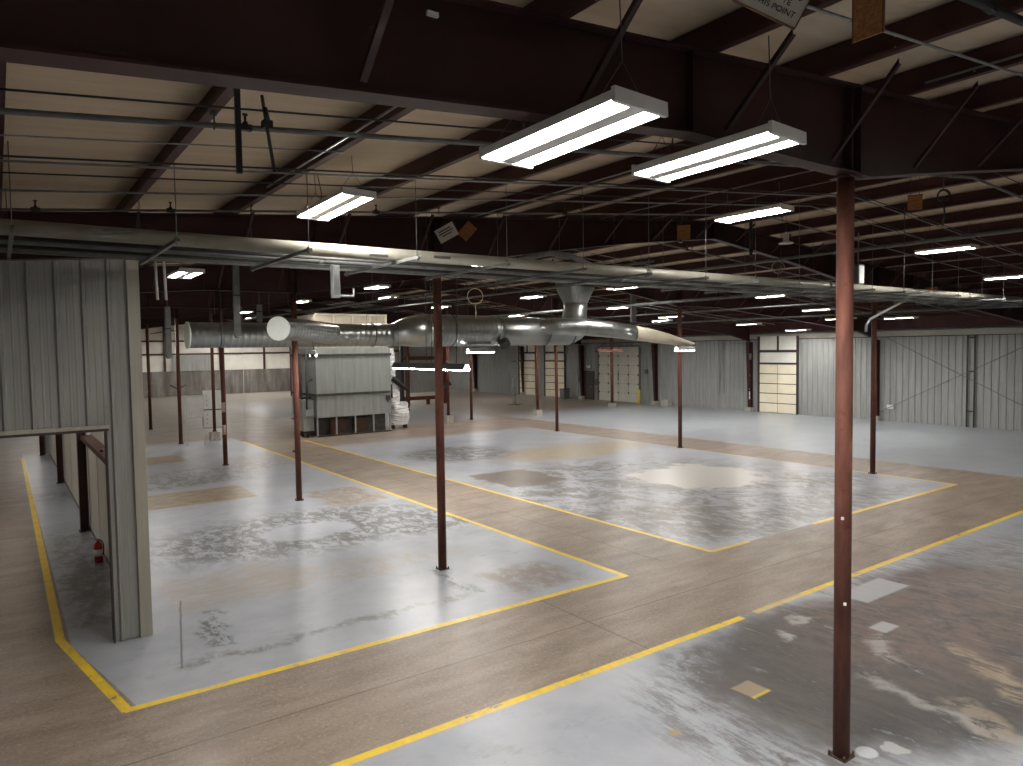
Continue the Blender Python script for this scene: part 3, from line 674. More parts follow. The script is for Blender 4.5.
# pipe rack: trapeze hangers carrying the big pale pipe and smaller ones
RZ=5.25
k=0
for x in PX:
    if x<-3 or x>31: continue
    k+=1
    xx=x+.10
    o=thing('trapeze_hanger','steel trapeze hanger under the large pale pipe, one of the row hung from the purlins','hanger',(xx,8.5,RZ),0,'trapeze hangers of the pipe rack')
    m=MB(); 
    m.box(-.02,.02,-.06,2.42,-.04,-.036); m.box(-.02,-.017,-.06,2.42,-.036,0); m.box(.017,.02,-.06,2.42,-.036,0); m.build('strut',M['galvd'],o)
    for y in (0,2.36):
        m=MB(); m.tube([(0,y,-.06),(0,y,top(xx)-RZ+.24)],.005,6); m.tube([(0,y,-.058),(0,y,-.042)],.018,6); m.tube([(0,y,.004),(0,y,.02)],.018,6); m.build('threaded_rod',M['galvd'],o)
def rackpipe(y,r,mat,label,xa=-4,xb=31.3,name='rack_pipe',n=12,joints=()):
    o=thing(name,label,'pipe',(0,y,RZ+.003+r)); m=MB(); m.tube([(xa,0,0),(xb,0,0)],r,n); m.build('pipe_run',mat,o)
    for x in joints: m=MB(); m.tube([(x-.05,0,0),(x+.05,0,0)],r+.012,n); m.build('coupling',M['galvd'],o)
    return o
rp=rackpipe(9.12,.085,M['pipe_wrap'],'large pale pipe carried on the trapeze hangers across the whole hall',n=20,joints=(9.6,15.6,22.9))
for x,dz in ((1.15,.03),(1.02,-.035),(4.3,-.04),(5.3,.0)):
    a0=math.atan2(dz,-.085); vs=[]
    m=MB(); n0=5
    for i in range(n0+1):
        a=PI+ -dz/.085 -.22+.44*i/n0
        for xx in (x-.14,x+.14): vs.append((xx,.0862*math.cos(a),.0862*math.sin(a)))
    m.add(vs,[(2*i,2*i+1,2*i+3,2*i+2) for i in range(n0)]); l=m.build('flow_label',M['galvd'],rp); l['label']='small grey flow label'
rackpipe(9.5,.024,M['pipe_black'],'first slim pipe behind the large pale pipe on the hangers')
rackpipe(9.85,.04,M['galvd'],'second slim pipe behind the large pale pipe, slightly thicker',joints=(3.8,9.7,15.7))
rackpipe(10.2,.02,M['pipe_black'],'third slim pipe behind the large pale pipe, dark')
rackpipe(10.42,.03,M['galvd'],'fourth slim pipe on the hangers, grey')
rackpipe(10.68,.018,M['conduit'],'thinnest pipe at the far side of the hangers')

# items hung at the rack
o=thing('grey_junction_box','grey upright junction box hung below the pipe rack near the low light','box',(3.9,9.62,4.75)); m=MB(); m.box(-.05,.05,-.05,.05,0,.46); m.build('enclosure',M['galv'],o); m=MB(); m.box(-.04,.04,-.062,-.05,.03,.43); m.build('cover',M['galvd'],o); m=MB(); m.tube([(.05,0,.03),(.27,0,.03),(.27,0,.14)],.016,6); m.build('hanger_bracket',M['galv'],o)
o=thing('electrical_box','pale grey electrical box beside the foreground column, at the pipe rack','box',(17.3,9.34,5.46)); m=MB(); m.box(-.13,.13,-.08,.08,0,.48); m.build('enclosure',M['duct'],o); m=MB(); m.box(-.11,.11,-.095,-.08,.03,.45); m.build('cover',M['ductcap'],o); m=MB(); m.tube([(0,0,.48),(0,0,top(17.3)-5.46)],.015,6); m.build('conduit',M['conduit'],o)
m=MB(); m.tube([(18.0,9.5,4.3),(18.02,9.5,4.48),(18.2,9.5,4.62),(19.9,9.5,5.12),(20.1,9.5,5.16)],.035,8); tag(m.build('hanging_conduit',M['galv']),'bent grey conduit stub dropping from the rack right of the foreground column','conduit')
m=MB(); m.tube([(7.62,10.75,5.50),(8.0,10.68,5.68),(8.5,10.5,5.78),(8.9,10.4,5.74),(9.4,10.2,5.52),(9.6,10.15,5.42)],.055,10); tag(m.build('flexible_hose',M['galvd']),'curved grey flexible hose arching over the pipe rack','hose')
for x,y,z0,z1,w,lab in ((4.87,18.38,4.40,top(4.87)-.02,.15,'widest grey steel drop standing before the left duct'),(3.58,20.,3.9,5.2,.13,'grey steel drop hanging just beside the partition edge'),(6.78,23.,4.98,5.5,.16,'short grey steel drop above the capped duct branch'),(20.95,20.6,5.02,6.2,.26,'tall grey steel drop right of the duct outlet')):
    o=thing('steel_drop',lab,'wireway',(x,y,z0)); m=MB(); m.box(-w/2,w/2,-.05,.05,0,z1-z0); m.build('channel',M['galvd'],o); m=MB(); m.box(-w/2-.008,w/2+.008,-.06,.06,.55*(z1-z0),.55*(z1-z0)+.04); m.build('clamp_band',M['oven_dark'],o)
    m=MB(); m.tube([(0,0,z1-z0),(0,0,top(x)-z0+.2)],.012,6); m.build('hanger_rod',M['wire'],o)
    m=MB(); m.lathe([(w*.42,-.03),(w*.5,0)],n=10); m.build('end_cap',M['galvd'],o)
for dx,lab in ((0,'left tube of the pair of pale tubes hanging beside the partition top'),(.12,'right tube of the pair of pale tubes hanging beside the partition top')):
    m=MB(); m.tube([(2.02+dx,12.,4.82),(2.0+dx,12.,5.6-.1*dx)],.02,8); o=m.build('hanging_tube',M['fixture']); tag(o,lab,'tube')
    c=MB(); c.tube([(2.0+dx,12.,5.6-.1*dx),(2.0+dx,12.,top(2.))],.005,5); c.build('cord',M['wire'],o)
# black hanging struts behind the nearest beam
o=thing('hanging_strut','black upright strut hanging behind the nearest beam, left of the angled one','strut',(1.46,5.32,5.28)); m=MB(); m.box(-.018,.018,-.018,.018,0,top(1.46)-5.28); m.build('strut_bar',M['pipe_black'],o); m=MB(); m.box(-.03,.03,-.03,.03,top(1.46)-5.31,top(1.46)-5.281); m.build('clamp',M['pipe_black'],o)
o=thing('hanging_strut','angled dark strut with a clamp, hanging across the sprinkler pipe','strut',(1.78,5.6,5.42)); m=MB(); m.bar((.02,0,-.03),(-.06,0,top(1.7)-5.42),.02,.02,(0,1,0)); m.build('strut_bar',M['oven_dark'],o); m=MB(); m.cbox((-.02,.02,.33),.07,.07,.06); m.tube([(-.02,.0,.36),(-.04,.0,.45)],.02,6); m.build('clamp',M['pipe_black'],o)

# ------------------------------------------------------------------ fluorescent fixtures
FXL=1.2
def fixture_parts(o,w,L=FXL):
    m=MB(); h=L/2
    # spine, sloped reflector pans, side lips, end caps
    prof=[(-w/2,-.005),(-w/2,.045),(-w/2+.03,.062),(w/2-.03,.062),(w/2,.045),(w/2,-.005),(w/2-.012,-.005),(w/2-.012,.04),(.085,.045),(.062,-.012),(-.062,-.012),(-.085,.045),(-w/2+.012,.04),(-w/2+.012,-.005)]
    m.prism(prof,lambda p,q,t:(p,t,q),-h+.015,h-.015)
    m.build('housing',M['fixture'],o)
    for s in (-1,1):
        m=MB(); m.box(-w/2,w/2,s*h-.014,s*h+.014,-.02,.064); m.build('end_cap',M['fixture'],o)
    for x in (-w/2+.05,-w/2+.115,w/2-.115,w/2-.05):
        m=MB(); m.tube([(x,-h+.03,.012),(x,h-.03,.012)],.014,8,caps=False); t=m.build('tube',TUBE,o); t['label']='glowing white fluorescent tube'
def hang_wires(o,w,rise,tot,L=FXL):
    for s in (-1,1):
        m=MB(); y=s*(L/2-.12)
        for sx in (-1,1): m.tube([(sx*(w/2-.03),y,.055),(0,y,rise)],.0035,4)
        m.tube([(0,y,rise),(0,y,tot)],.005,4); m.build('hanger_chain',M['wire'],o)
    m=MB(); m.tube([(0,L/2-.2,.06),(.03,L/2-.22,tot*.5),(0,L/2-.2,tot)],.006,5); m.build('power_cord',M['cable'],o)
proto={}
def fixture(x,y,z,label,w=.46,rot=(0,0,0),far=False):
    key='far' if far else 'near'
    tot=(top(x)-.035 if any(-.16<x-p<.15 for p in PX) else ceil(x)-.01)-z
    o=thing('fluorescent_light',label,'light fixture',(x,y,z),0,None); o.rotation_euler=rot
    if key not in proto:
        p=thing('fluorescent_light',label,'light fixture',(x,y,z)); fixture_parts(p,w)
        bpy.data.objects.remove(o); p.rotation_euler=rot; proto[key]=p; o=p
    else:
        src=proto[key]
        for ch in src.children:
            if ch.name.split('.')[0] in ('hanger_chain','power_cord'): continue
            c=ch.copy(); COL.objects.link(c); c.parent=o
    hang_wires(o,w,min(.3,tot*.6),tot)
    return o
FX=[ # x,y,z,label
 (2.98,3.50,5.335,'largest fluorescent light, at top centre below the nearest beam',(-.05,0,.07)),
 (4.47,3.54,5.42,'second-largest fluorescent light, right of the largest one, below the nearest beam',(-.04,0,.07)),
 (3.56,8.72,5.83,'bright twin-strip light above the large pale pipe, left of centre',(-.09,0,.12)),
 (10.5,7.5,6.2,'lit fluorescent light left of the foreground column top',(-.03,0,.1)),
 (3.14,15.5,5.58,'twin-strip light just right of the partition top',(0,0,0)),
 (18.15,7.69,6.15,'lit fluorescent strip under the right roof slope, right of the foreground column',(0,0,0)),
 (22.85,8.0,5.76,'lit fluorescent strip at the right edge of the photo',(0,0,0)),
 (17.45,17.6,6.01,'lit strip right above the duct outlet, the upper one',(0,0,0)),
 (22.7,23.17,5.75,'lit strip right of the duct outlet, the lower one',(0,0,0)),
 (22.84,15.46,5.74,'lit strip left of the foreground column, just below the pipe rack',(0,0,0)),
 (27.19,16.31,5.38,'lit strip touching the left side of the foreground column in the photo',(0,0,0)),
 (31.28,15.0,5.05,'lit strip right of the foreground column, just above the ribbed wall',(0,0,0)),
 (30.6,17.3,5.10,'lit strip half hidden behind the foreground column',(0,0,0)),
 (27.7,25.2,5.30,'brighter of the two strips above the duct end',(0,0,-.25)),
 (26.9,23.9,5.42,'dimmer upper of the two strips above the duct end',(0,0,0)),
 (31.15,22.49,5.05,'lit strip above the ribbed wall between duct end and panel door',(0,0,0)),
 (34.9,22.1,4.75,'lit strip above the cream panel door by the ribbed wall',(0,0,0)),
 (18.19,23.62,6.12,'lit strip left of the duct outlet above the main duct',(0,0,0)),
 (22.68,30.83,5.75,'small lit strip just above the main duct, right of the hose coil',(0,0,0)),
 (11.03,31.1,6.2,'small lit strip above the left end of the machine',(0,0,0)),
 (11.22,40.5,6.2,'small far strip above the left duct',(0,0,0)),
 (10.88,23.07,6.2,'lit strip above the machine under the pipe rack, larger one',(0,0,0)),
 (14.71,30.04,6.42,'lit strip above the machine, smaller one on the right',(0,0,0)),
 (18.13,31.12,6.12,'lit strip right behind the middle island column top',(0,0,0)),
 (5.6,35.2,5.72,'far light beside the partition edge, above the left duct level',(0,0,0)),
 (26.8,31.,5.42,'far lit strip over the dock area, hidden by the duct outlet',(0,0,0)),
 (31.3,31.,5.05,'far lit strip over the dock area near the ribbed wall',(0,0,0)),
 (10.5,15.4,6.2,'light over the right side of the island hidden by the pipe rack',(0,0,0)),
 (14.7,52.,6.42,'far light before the stained end wall',(0,0,0)),
 (22.,53.,5.8,'far light before the end wall behind the machine',(0,0,0)),
 (30.,46.,5.2,'far light near the cream dock doors',(0,0,0)),
 (30.,58.,5.2,'farthest light near the right wall',(0,0,0)),
 (7.,55.,5.9,'far light beyond the dark slim column',(0,0,0)),
 (5.,63.1,5.75,'farthest light near the stained end wall',(0,0,0)),
 (15.,63.1,5.9,'farthest light before the end wall centre',(0,0,0)),
 (24.,63.1,5.7,'farthest light behind the machine',(0,0,0)),
 (1.0,47.0,5.4,'added fill light, unseen behind the grey partition, nearest',(0,0,0)),  # unseen lamps added to light the far left end of the hall
 (-3.5,55.0,5.0,'added fill light, unseen behind the grey partition, left one',(0,0,0)),
 (2.0,61.0,5.4,'added fill light, unseen behind the grey partition, middle one',(0,0,0)),
 (4.2,68.0,5.6,'added fill light, unseen behind the grey partition, by the end wall',(0,0,0)),
 (-2.0,68.0,5.2,'added fill light, unseen behind the grey partition, far left one',(0,0,0)),
 (21.6,46.0,5.2,'added fill light, unseen behind the oven, nearest',(0,0,0)),  # unseen lamps added to lift the end wall and dock area
 (24.5,60.5,5.2,'added fill light, unseen behind the oven, middle one',(0,0,0)),
 (28.0,68.0,5.0,'added fill light, unseen behind the oven, far right one',(0,0,0)),
 (20.0,68.0,5.2,'added fill light, unseen behind the oven, far left one',(0,0,0)),
 (16.5,40.5,5.2,'added fill light, unseen behind the oven, left one',(0,0,0)),
 (13.9,68.,6.0,'added fill light hidden by the left duct, left one',(0,0,0)),  # added behind the duct to brighten the white end wall
 (16.6,68.3,6.0,'added fill light hidden by the left duct, middle one',(0,0,0)),
 (19.6,69.2,5.8,'added fill light hidden by the left duct, right one',(0,0,0)),
 (-2.5,20.,5.2,'added fill light, unseen behind the partition doorway, nearer one',(0,0,0)),  # unseen lamps added for overall brightness
 (-2.5,29.4,5.1,'added fill light, unseen behind the partition doorway, farther one',(0,0,0)),
 (5.2,-1.2,5.6,'added fill light behind the camera position, left',(0,0,0)),  # unseen lamps added as fill for the near floor
 (10.5,-.2,6.1,'added fill light behind the camera position, centre',(0,0,0)),
 (18.2,-.2,6.1,'added fill light behind the camera position, right',(0,0,0)),
 (3.2,-6.4,5.2,'added fill light far behind the camera position, left',(0,0,0)),
 (10.,-7.4,5.9,'added fill light far behind the camera position, centre',(0,0,0)),
 (-2.5,1.4,5.1,'added fill light left of the photo frame by the nearest beam',(0,0,0)),  # added out of view, for brightness near the camera
]
for x,y,z,lab,rot in FX: fixture(x,y,z,lab,.46,rot)

# low task lights hung on long cords
def low_light(name_label,x,y,z,L,rz,cords,ztop):
    o=thing('hanging_task_light',name_label,'light fixture',(x,y,z),rz); m=MB(); h=L/2
    m.prism([(-.12,0),(-.06,.15),(.06,.15),(.12,0),(.105,0),(.05,.13),(-.05,.13),(-.105,0)],lambda p,q,t:(p,t,q),-h,h); m.build('shade',M['pipe_black'] if L>2 else M['galvd'],o)
    for sx in (-.075,.075):
        m=MB(); m.tube([(sx,-h+.03,-.008),(sx,h-.03,-.008)],.014,8,caps=False); m.build('tube',TUBE,o)
    for s in cords:
        m=MB(); m.tube([(0,s*h,.15),(0.02,s*h*1.0,(ztop-z)*.5),(0,s*h,ztop-z)],.008,5); m.build('cord',M['cable'],o)
    return o
low_light('long low light hung on cords before the machine, with a dark top',9.13,16.4,3.505,3.8,0,(-.75,-.1,.05,.9),top(9.13))
low_light('low light hung under the duct, right of the island column',12.72,19.35,3.90,1.0,-PI/2,(-.6,.6),4.06)
low_light('short low light hung under the capped duct branch',6.55,17.75,3.90,.65,-.35,(-.6,.6),4.26)
low_light('low light hung under the flattened end of the duct',20.15,17.25,3.84,.9,-PI/2,(-.6,.6),4.02)
# unlit low fixture before the big door
o=thing('unlit_lamp_bar','unlit brown lamp bar hung under the curved duct before the big door','lamp',(17.5,18.4,3.84),-PI/2); m=MB(); m.prism([(-.1,0),(-.04,.08),(.04,.08),(.1,0)],lambda p,q,t:(p,t,q),-.6,.6); m.build('shade',M['column'],o)
for s in (-.45,.45): m=MB(); m.tube([(0,s,.08),(0,s,.2)],.007,5); m.build('cord',M['cable'],o)

# ------------------------------------------------------------------ spiral duct
def duct_tube(pts,r,rib=True,n=24):
    """ribbed spiral duct along pts"""
    P=[Vector(p) for p in pts]; Q=[];R=[]
    rr=r if isinstance(r,(list,tuple)) else [r]*len(P)
    for i in range(len(P)-1):
        L=(P[i+1]-P[i]).length; k=max(1,int(L/.16)) if rib else 1
        for j in range(k):
            for t,e in (((j)/k,0.),((j+.12)/k,.012),((j+.2)/k,0.)) if rib else ((j/k,0.),):
                Q.append(P[i].lerp(P[i+1],t)); R.append(rr[i]+(rr[i+1]-rr[i])*t+e*.5)
    Q.append(P[-1]); R.append(rr[-1])
    return Q,R
o=thing('spiral_duct','long round silver spiral duct hung across the hall before the machine','duct',(12,20,4.5))
c=Vector((12,20,4.5))
def dpart(name,pts,r,mat=None,rib=True,n=24,caps=True,lab=None):
    Q,R=duct_tube([Vector(p)-c for p in pts],r,rib,n); m=MB(); m.tube(Q,R,n,caps=caps); p=m.build(name,mat or M['duct'],o)
    if lab: p['label']=lab
    return p
YM,YT=19.95,19.6
dpart('left_run',[(4.05,YM,4.47),(9.8,YM,4.47)],.335)
m=MB(); m.tube([Vector((4.01,YM,4.47))-c,Vector((4.05,YM,4.47))-c],.352,28); p=m.build('end_cap',M['ductcap'],o); p['label']='pale round end cap of the left run'
# angled branch with its own cap
dpart('branch',[(5.60,17.44,4.57),(6.9,18.64,4.54),(7.7,19.45,4.50)],[.275,.285,.30])
d=Vector((-.707,-.707,0)); m=MB(); a=Vector((5.60,17.44,4.57))-c; m.tube([a,a+d*.045],.295,28); p=m.build('end_cap',M['ductcap'],o); p['label']='pale round cap of the angled branch'
dpart('offset_elbow',[(9.8,YM,4.47),(9.98,19.93,4.49),(10.2,19.82,4.54),(10.42,19.68,4.58),(10.65,YT,4.6),(10.95,YT,4.6)],[.335,.36,.43,.48,.5,.5],rib=False)
dpart('trunk',[(10.9,YT,4.6),(13.4,YT,4.59)],.5)
dpart('smooth_trunk',[(13.4,YT,4.59),(13.6,YT,4.58),(16.6,YT,4.58)],[.505,.48,.48],rib=False)
dpart('trunk_end',[(16.6,YT,4.58),(17.0,YT,4.66),(17.45,YT,4.8)],[.48,.40,.27],rib=False)
dpart('curved_outlet',[(14.9,19.5,4.62),(15.9,19.3,4.70),(16.9,18.98,4.72),(17.8,18.64,4.62),(18.7,18.3,4.50)],[.34,.32,.30,.285,.27],rib=False)
for q_,r_ in (((16.9,18.98,4.72),.305),((17.8,18.64,4.62),.29)):
    m=MB(); q_=Vector(q_)-c; dd=Vector((.92,-.38,-.04)).normalized(); e1=dd.cross(Vector((0,0,1))).normalized(); e2=e1.cross(dd)
    m.tube([q_+e1*(r_*math.cos(t))+e2*(r_*math.sin(t)) for t in [2*PI*i/28 for i in range(28)]],.008,5,closed=True); m.build('seam_ring',M['galvd'],o)
# flattening end, built as sections
secs=[((18.7,18.3,4.50),.27,.27),((19.3,18.06,4.39),.28,.24),((19.9,17.86,4.27),.29,.19),((20.45,17.7,4.15),.30,.12),((20.85,17.58,4.08),.30,.05)]
m=MB(); n=20; vs=[]
for i,(p,a,b_) in enumerate(secs):
    p=Vector(p); q=Vector(secs[min(i+1,len(secs)-1)][0]); pp=Vector(secs[max(i-1,0)][0]); dd=(q-pp).normalized(); rgt=dd.cross(Vector((0,0,1))).normalized()
    for k in range(n):
        t=2*PI*k/n; ct,st_=math.cos(t),math.sin(t); e=.9 if i<1 else .6
        vs.append(p-c+rgt*(a*math.copysign(abs(ct)**e,ct))+Vector((0,0,1))*(b_*math.copysign(abs(st_)**e,st_)))
m.add(vs,[(i*n+k,i*n+(k+1)%n,(i+1)*n+(k+1)%n,(i+1)*n+k) for i in range(len(secs)-1) for k in range(n)],0,True)
m.f.append(tuple(range((len(secs)-1)*n,len(secs)*n))); m.m.append(0); m.sm.append(False)
p=m.build('flattened_end',M['duct_side'],o); p['label']='flattened outlet end, reflected light put into its cream colour'  # cream colour stands in for light reflected by the duct metal
# vertical outlet: neck, square-to-round transition, square box up to the roof
OX=17.0; n=24
m=MB(); m.tube([Vector((OX-.1,YT,4.8))-c,Vector((OX-.05,YT,5.15))-c,Vector((OX,YT,5.4))-c,Vector((OX,YT,5.6))-c],[.46,.44,.42,.43],n); m.build('outlet_neck',M['duct'],o)
vs=[]
for k in range(n): a=2*PI*(k+.5)/n; vs.append((OX+.43*math.cos(a)-c.x,YT+.43*math.sin(a)-c.y,5.6-c.z))
for k in range(n):
    a=2*PI*(k+.5)/n; ca,sa=math.cos(a),math.sin(a); s_=.56/max(abs(ca),abs(sa)); vs.append((OX+s_*ca-c.x,YT+s_*sa-c.y,6.15-c.z))
for k in range(n): vs.append((vs[n+k][0],vs[n+k][1],top(OX)-.13-c.z))
m=MB(); m.add(vs,[(i*n+k,i*n+(k+1)%n,(i+1)*n+(k+1)%n,(i+1)*n+k) for i in range(2) for k in range(n)]); m.build('square_transition',M['duct'],o)
m=MB(); a=Vector((13.55,19.25,4.24))-c; m.tube([a,a+Vector((.0,-.11,-.14))],[.19,.19],18); p=m.build('open_collar',M['blackrub'],o); p['label']='black open collar under the duct'
for x,y,r,z0 in ((4.8,YM,.345,4.47),(6.8,YM,.345,4.47),(9.2,YM,.345,4.47),(11.7,YT,.512,4.6),(15.5,YT,.492,4.58)):
    m=MB()
    m.tube([(x-c.x,y-c.y+r*math.cos(t),z0-c.z+r*math.sin(t)) for t in [2*PI*i/28 for i in range(28)]],.011,5,closed=True)
    for s in (-1,1): m.tube([(x-c.x,y-c.y+s*r,z0-c.z),(x-c.x,y-c.y+s*r,top(x)-.01-c.z)],.006,5)
    m.build('hanger_strap',M['wire'],o)
m=MB(); m.box(15.85-c.x,16.2-c.x,18.985-c.y,19.01-c.y,4.74-c.z,4.82-c.z); p=m.build('tape_patch',M['ductcap'],o); p['label']='pale tape patch'

# ------------------------------------------------------------------ the big oven / machine
o=thing('industrial_oven','large grey sheet metal oven with seamed panels standing behind the duct','machine',(11.95,32.1,0))
W_,D_=3.8,3.4
m=MB(); m.box(0,W_,0,D_,.9,4.15); m.build('body',M['oven'],o)
m=MB()
for x in (.02,.95,1.9,2.85,3.78): m.box(x-.014,x+.014,-.012,0,.9,4.15)
for y in (1.1,2.2): m.box(-.012,0,y-.014,y+.014,.9,4.15)
m.build('panel_seam',M['oven'],o)
for z in (1.97,3.82):
    m=MB(); m.box(-.05,W_+.03,-.07,D_,z-.06,z+.05); m.build('dark_band',M['oven_dark'],o)
m=MB(); m.box(.05,W_-.1,.1,D_,4.15,5.73)
m.build('upper_section',M['oven_top'],o)
m=MB()
for x in (.05,.95,1.9,2.8,3.65): m.box(x-.04,x+.04,.06,.1,4.15,5.7)
m.box(.05,W_-.1,.05,.1,5.68,5.76); m.build('upper_rib',M['duct_side'],o)
for x in (.02,.95,1.9,2.85,3.74):
    m=MB(); m.box(x-.035,x+.035,.0,.07,0,.9); m.build('leg',M['oven'],o)
m=MB(); m.box(.0,W_,-.05,.04,.0,.07); m.box(.1,W_-.1,.5,.6,.0,.86); m.box(.1,.2,.6,D_,0,.86); m.build('base_plinth',M['oven_dark'],o)
m=MB(); m.box(.75,1.5,.3,.48,.05,.8); m.build('burner_box',M['rust'],o)
m=MB(); m.box(2.0,2.7,.34,.48,.08,.75); m.build('burner_box',M['rust'],o)
m=MB(); m.box(-.55,-.06,.25,1.3,.3,1.75); m.box(-.5,-.1,.1,.25,1.0,1.3); m.build('side_cabinet',M['oven'],o)
m=MB(); 
for y,x in ((.3,-.35),(.8,-.42),(1.4,-.3)): m.tube([(x,y,0),(x,y,3.9)],.05,8)
m.tube([(-.4,.2,1.05),(-.4,.2,2.6),(-.1,.2,2.7)],.045,8); m.tube([(-.55,.5,1.85),(-.1,.5,1.85)],.06,8); m.build('side_pipe',M['oven_dark'],o)
m=MB(); m.cbox((3.62,-.05,1.68),.2,.08,.22); m.tube([(3.62,-.09,1.58),(3.55,-.16,1.5)],.03,6); m.build('control_box',M['oven_dark'],o)
# crumpled white sheet hanging at the oven's side
def drape(w,h,dp,seed):
    rnd=random.Random(seed); m=MB(); nu,nv=16,26; vs=[]
    for j in range(nv+1):
        for i in range(nu+1):
            u,v=i/nu,j/nv; a=2*PI*u
            rw=w/2*(1+.12*math.sin(5*v+a*2)); rd=dp/2*(1+.15*math.sin(7*v+a))
            vs.append((rw*math.copysign(abs(math.cos(a))**.6,math.cos(a))+rnd.uniform(-.025,.025),rd*math.copysign(abs(math.sin(a))**.6,math.sin(a))+rnd.uniform(-.025,.025),v*h+rnd.uniform(-.015,.015)))
    fs=[(j*(nu+1)+i,j*(nu+1)+i+1,(j+1)*(nu+1)+i+1,(j+1)*(nu+1)+i) for j in range(nv) for i in range(nu)]
    m.add(vs,fs); b=len(m.v)
    m.f.append(tuple(range(nu))); m.m.append(0); m.sm.append(False); m.f.append(tuple(nv*(nu+1)+i for i in range(nu))); m.m.append(0); m.sm.append(False)
    return m
o=thing('foil_wrapped_unit','crumpled white foil-wrapped unit standing against the right side of the oven','machine',(16.35,33.0,0))
p=drape(.95,1.15,.7,3).build('lower_wrap',M['drape'],o); p.location=(.25,.0,.2)
p=drape(.55,1.2,.5,5).build('middle_wrap',M['drape'],o); p.location=(.02,.0,1.25); p.rotation_euler=(0,-.16,0)
p=drape(.42,1.75,.4,8).build('upper_wrap',M['drape'],o); p.location=(-.16,.0,2.35); p.rotation_euler=(0,-.02,0)
m=MB(); m.tube([(-.2,-.3,2.6),(.1,-.35,2.35),(.4,-.2,2.15),(.75,-.1,1.95)],[.12,.14,.12,.09],8); m.tube([(-.3,-.25,1.6),(-.3,-.25,2.3)],.1,8); m.build('black_hose',M['blackrub'],o)
for sx in (-.1,.6): 
    m=MB(); m.box(sx-.03,sx+.03,-.2,.2,0,.3); m.build('foot',M['oven_dark'],o)

# red steel frame behind the oven
o=thing('red_steel_frame','red steel frame with dark uprights standing behind the long low light','steel frame',(23.45,46.0,0))
dx,dy=5.2,4.8
A=Vector((0,0,0)); Bv=Vector((dx,0,0))
for x,mt in ((0,'pipe_black'),(.45,'column'),(3.5,'column')):
    m=MB(); m.box(x-.12,x+.12,-.12,.12,0,4.6 if x<1 else 4.4); m.build('upright',M[mt],o)
for z in (3.4,.5):
    m=MB(); m.box(.12,3.38,-.10,.10,z-.13,z+.13); m.build('cross_beam',M['column'],o)
m=MB(); m.box(.7,3.0,.14,.2,.9,4.3); p=m.build('grey_panel',M['sheet'],o)
m=MB(); m.box(2.0,2.2,-.1,.1,0,.37); m.build('stub_leg',M['column'],o)
m=MB(); m.bar((3.3,-.24,1.3),(3.8,-.4,1.5),.25,.3); m.build('motor',M['pipe_black'],o)

# grey panel stand on the left island
o=thing('panel_stand','small light grey board on a thin white leg frame, on the left island','board stand',(6.85,33.0,0),-.25)
m=MB(); m.box(-.33,.33,-.02,.02,1.25,2.12); m.build('board',M['board'],o)
for x in (-.34,.34): m=MB(); m.box(x-.015,x+.015,-.015,.015,0,2.15); m.build('leg',M['fixture'],o)
m=MB(); m.box(-.33,.33,-.012,.012,.78,.81); m.box(-.33,.33,-.012,.012,1.21,1.24); m.box(-.42,.42,-.012,.012,2.15,2.18); m.build('cross_rail',M['fixture'],o)
o=thing('electrical_cabinet','pair of stacked light grey cabinet panels behind the slim columns','cabinet',(8.12,35.1,0),-.2)
m=MB(); m.box(-.5,.5,0,.2,.5,2.3); m.build('cabinet_body',M['galvd'],o)
for z0,z1 in ((.53,1.33),(1.39,2.27)):
    m=MB(); m.box(-.47,.47,-.03,0,z0,z1); d=m.build('door',M['board'],o)
    h=MB(); 
    for k in range(3): h.cbox((-.3,-.036,z0+.2+.2*k),.03,.012,.05)
    h.build('latch',M['oven_dark'],d)
for x in (-.46,.46): m=MB(); m.box(x-.02,x+.02,.0,.05,0,.5); m.build('leg',M['fixture'],o)
m=MB(); m.tube([(9.0,33.6,.02),(8.98,33.6,.3),(9.12,33.7,.8),(9.15,33.7,top(9.15))],.007,5); tag(m.build('hanging_cable',M['fixture']),'thin pale cable hanging to the floor beside the yellow line','cable')
# thin ladder-like rails in front of the dock doors
o=thing('rail_stand','thin pale pipe stand before the left cream dock door','stand',(29.75,41.0,0),.6)
for x in (-.28,.28): m=MB(); m.tube([(x,0,0),(x,0,3.1)],.035,8); m.build('rail',M['galv'],o)
m=MB(); m.tube([(-.28,0,1.2),(.28,0,1.2)],.03,8); m.tube([(-.4,0,3.1),(.4,0,3.1)],.05,8); m.box(-.5,.5,-.4,.4,.0,.02); m.build('cross_rail',M['galvd'],o)

# ------------------------------------------------------------------ signs, boards, coils
def text(body,parent,loc,rot,size,align='CENTER'):
    cu=bpy.data.curves.new('lettering','FONT'); cu.body=body; cu.size=size; cu.extrude=.0006; cu.align_x=align; cu.align_y='CENTER'
    cu.materials.append(M['ink']); tmp=bpy.data.objects.new('lettering',cu); me=bpy.data.meshes.new_from_object(tmp); bpy.data.objects.remove(tmp); t=bpy.data.objects.new('lettering',me); COL.objects.link(t); t.parent=parent; t.location=loc; t.rotation_euler=rot; return t
def face_dir(x,y): return math.atan2(x,y)
def sign(name,label,cat,loc,rz,roll,w,h,mats,hang,th=.012):
    o=thing(name,label,cat,loc); o.rotation_euler=Euler((0,roll,rz),'XYZ')
    m=MB(); m.box(-w/2,w/2,-th/2,th/2,-h/2,h/2); m.build('panel',mats,o); return o
s=sign('hanging_sign','white sign hung at a slant at the top edge of the photo','sign',(3.43,2.3,5.885),-.75,.50,.36,.30,M['signw'],None)
m=MB()
for a in ((-.182,-.178,-.152,.152),(.176,.182,-.152,.152)): m.box(a[0],a[1],-.009,.009,a[2],a[3])
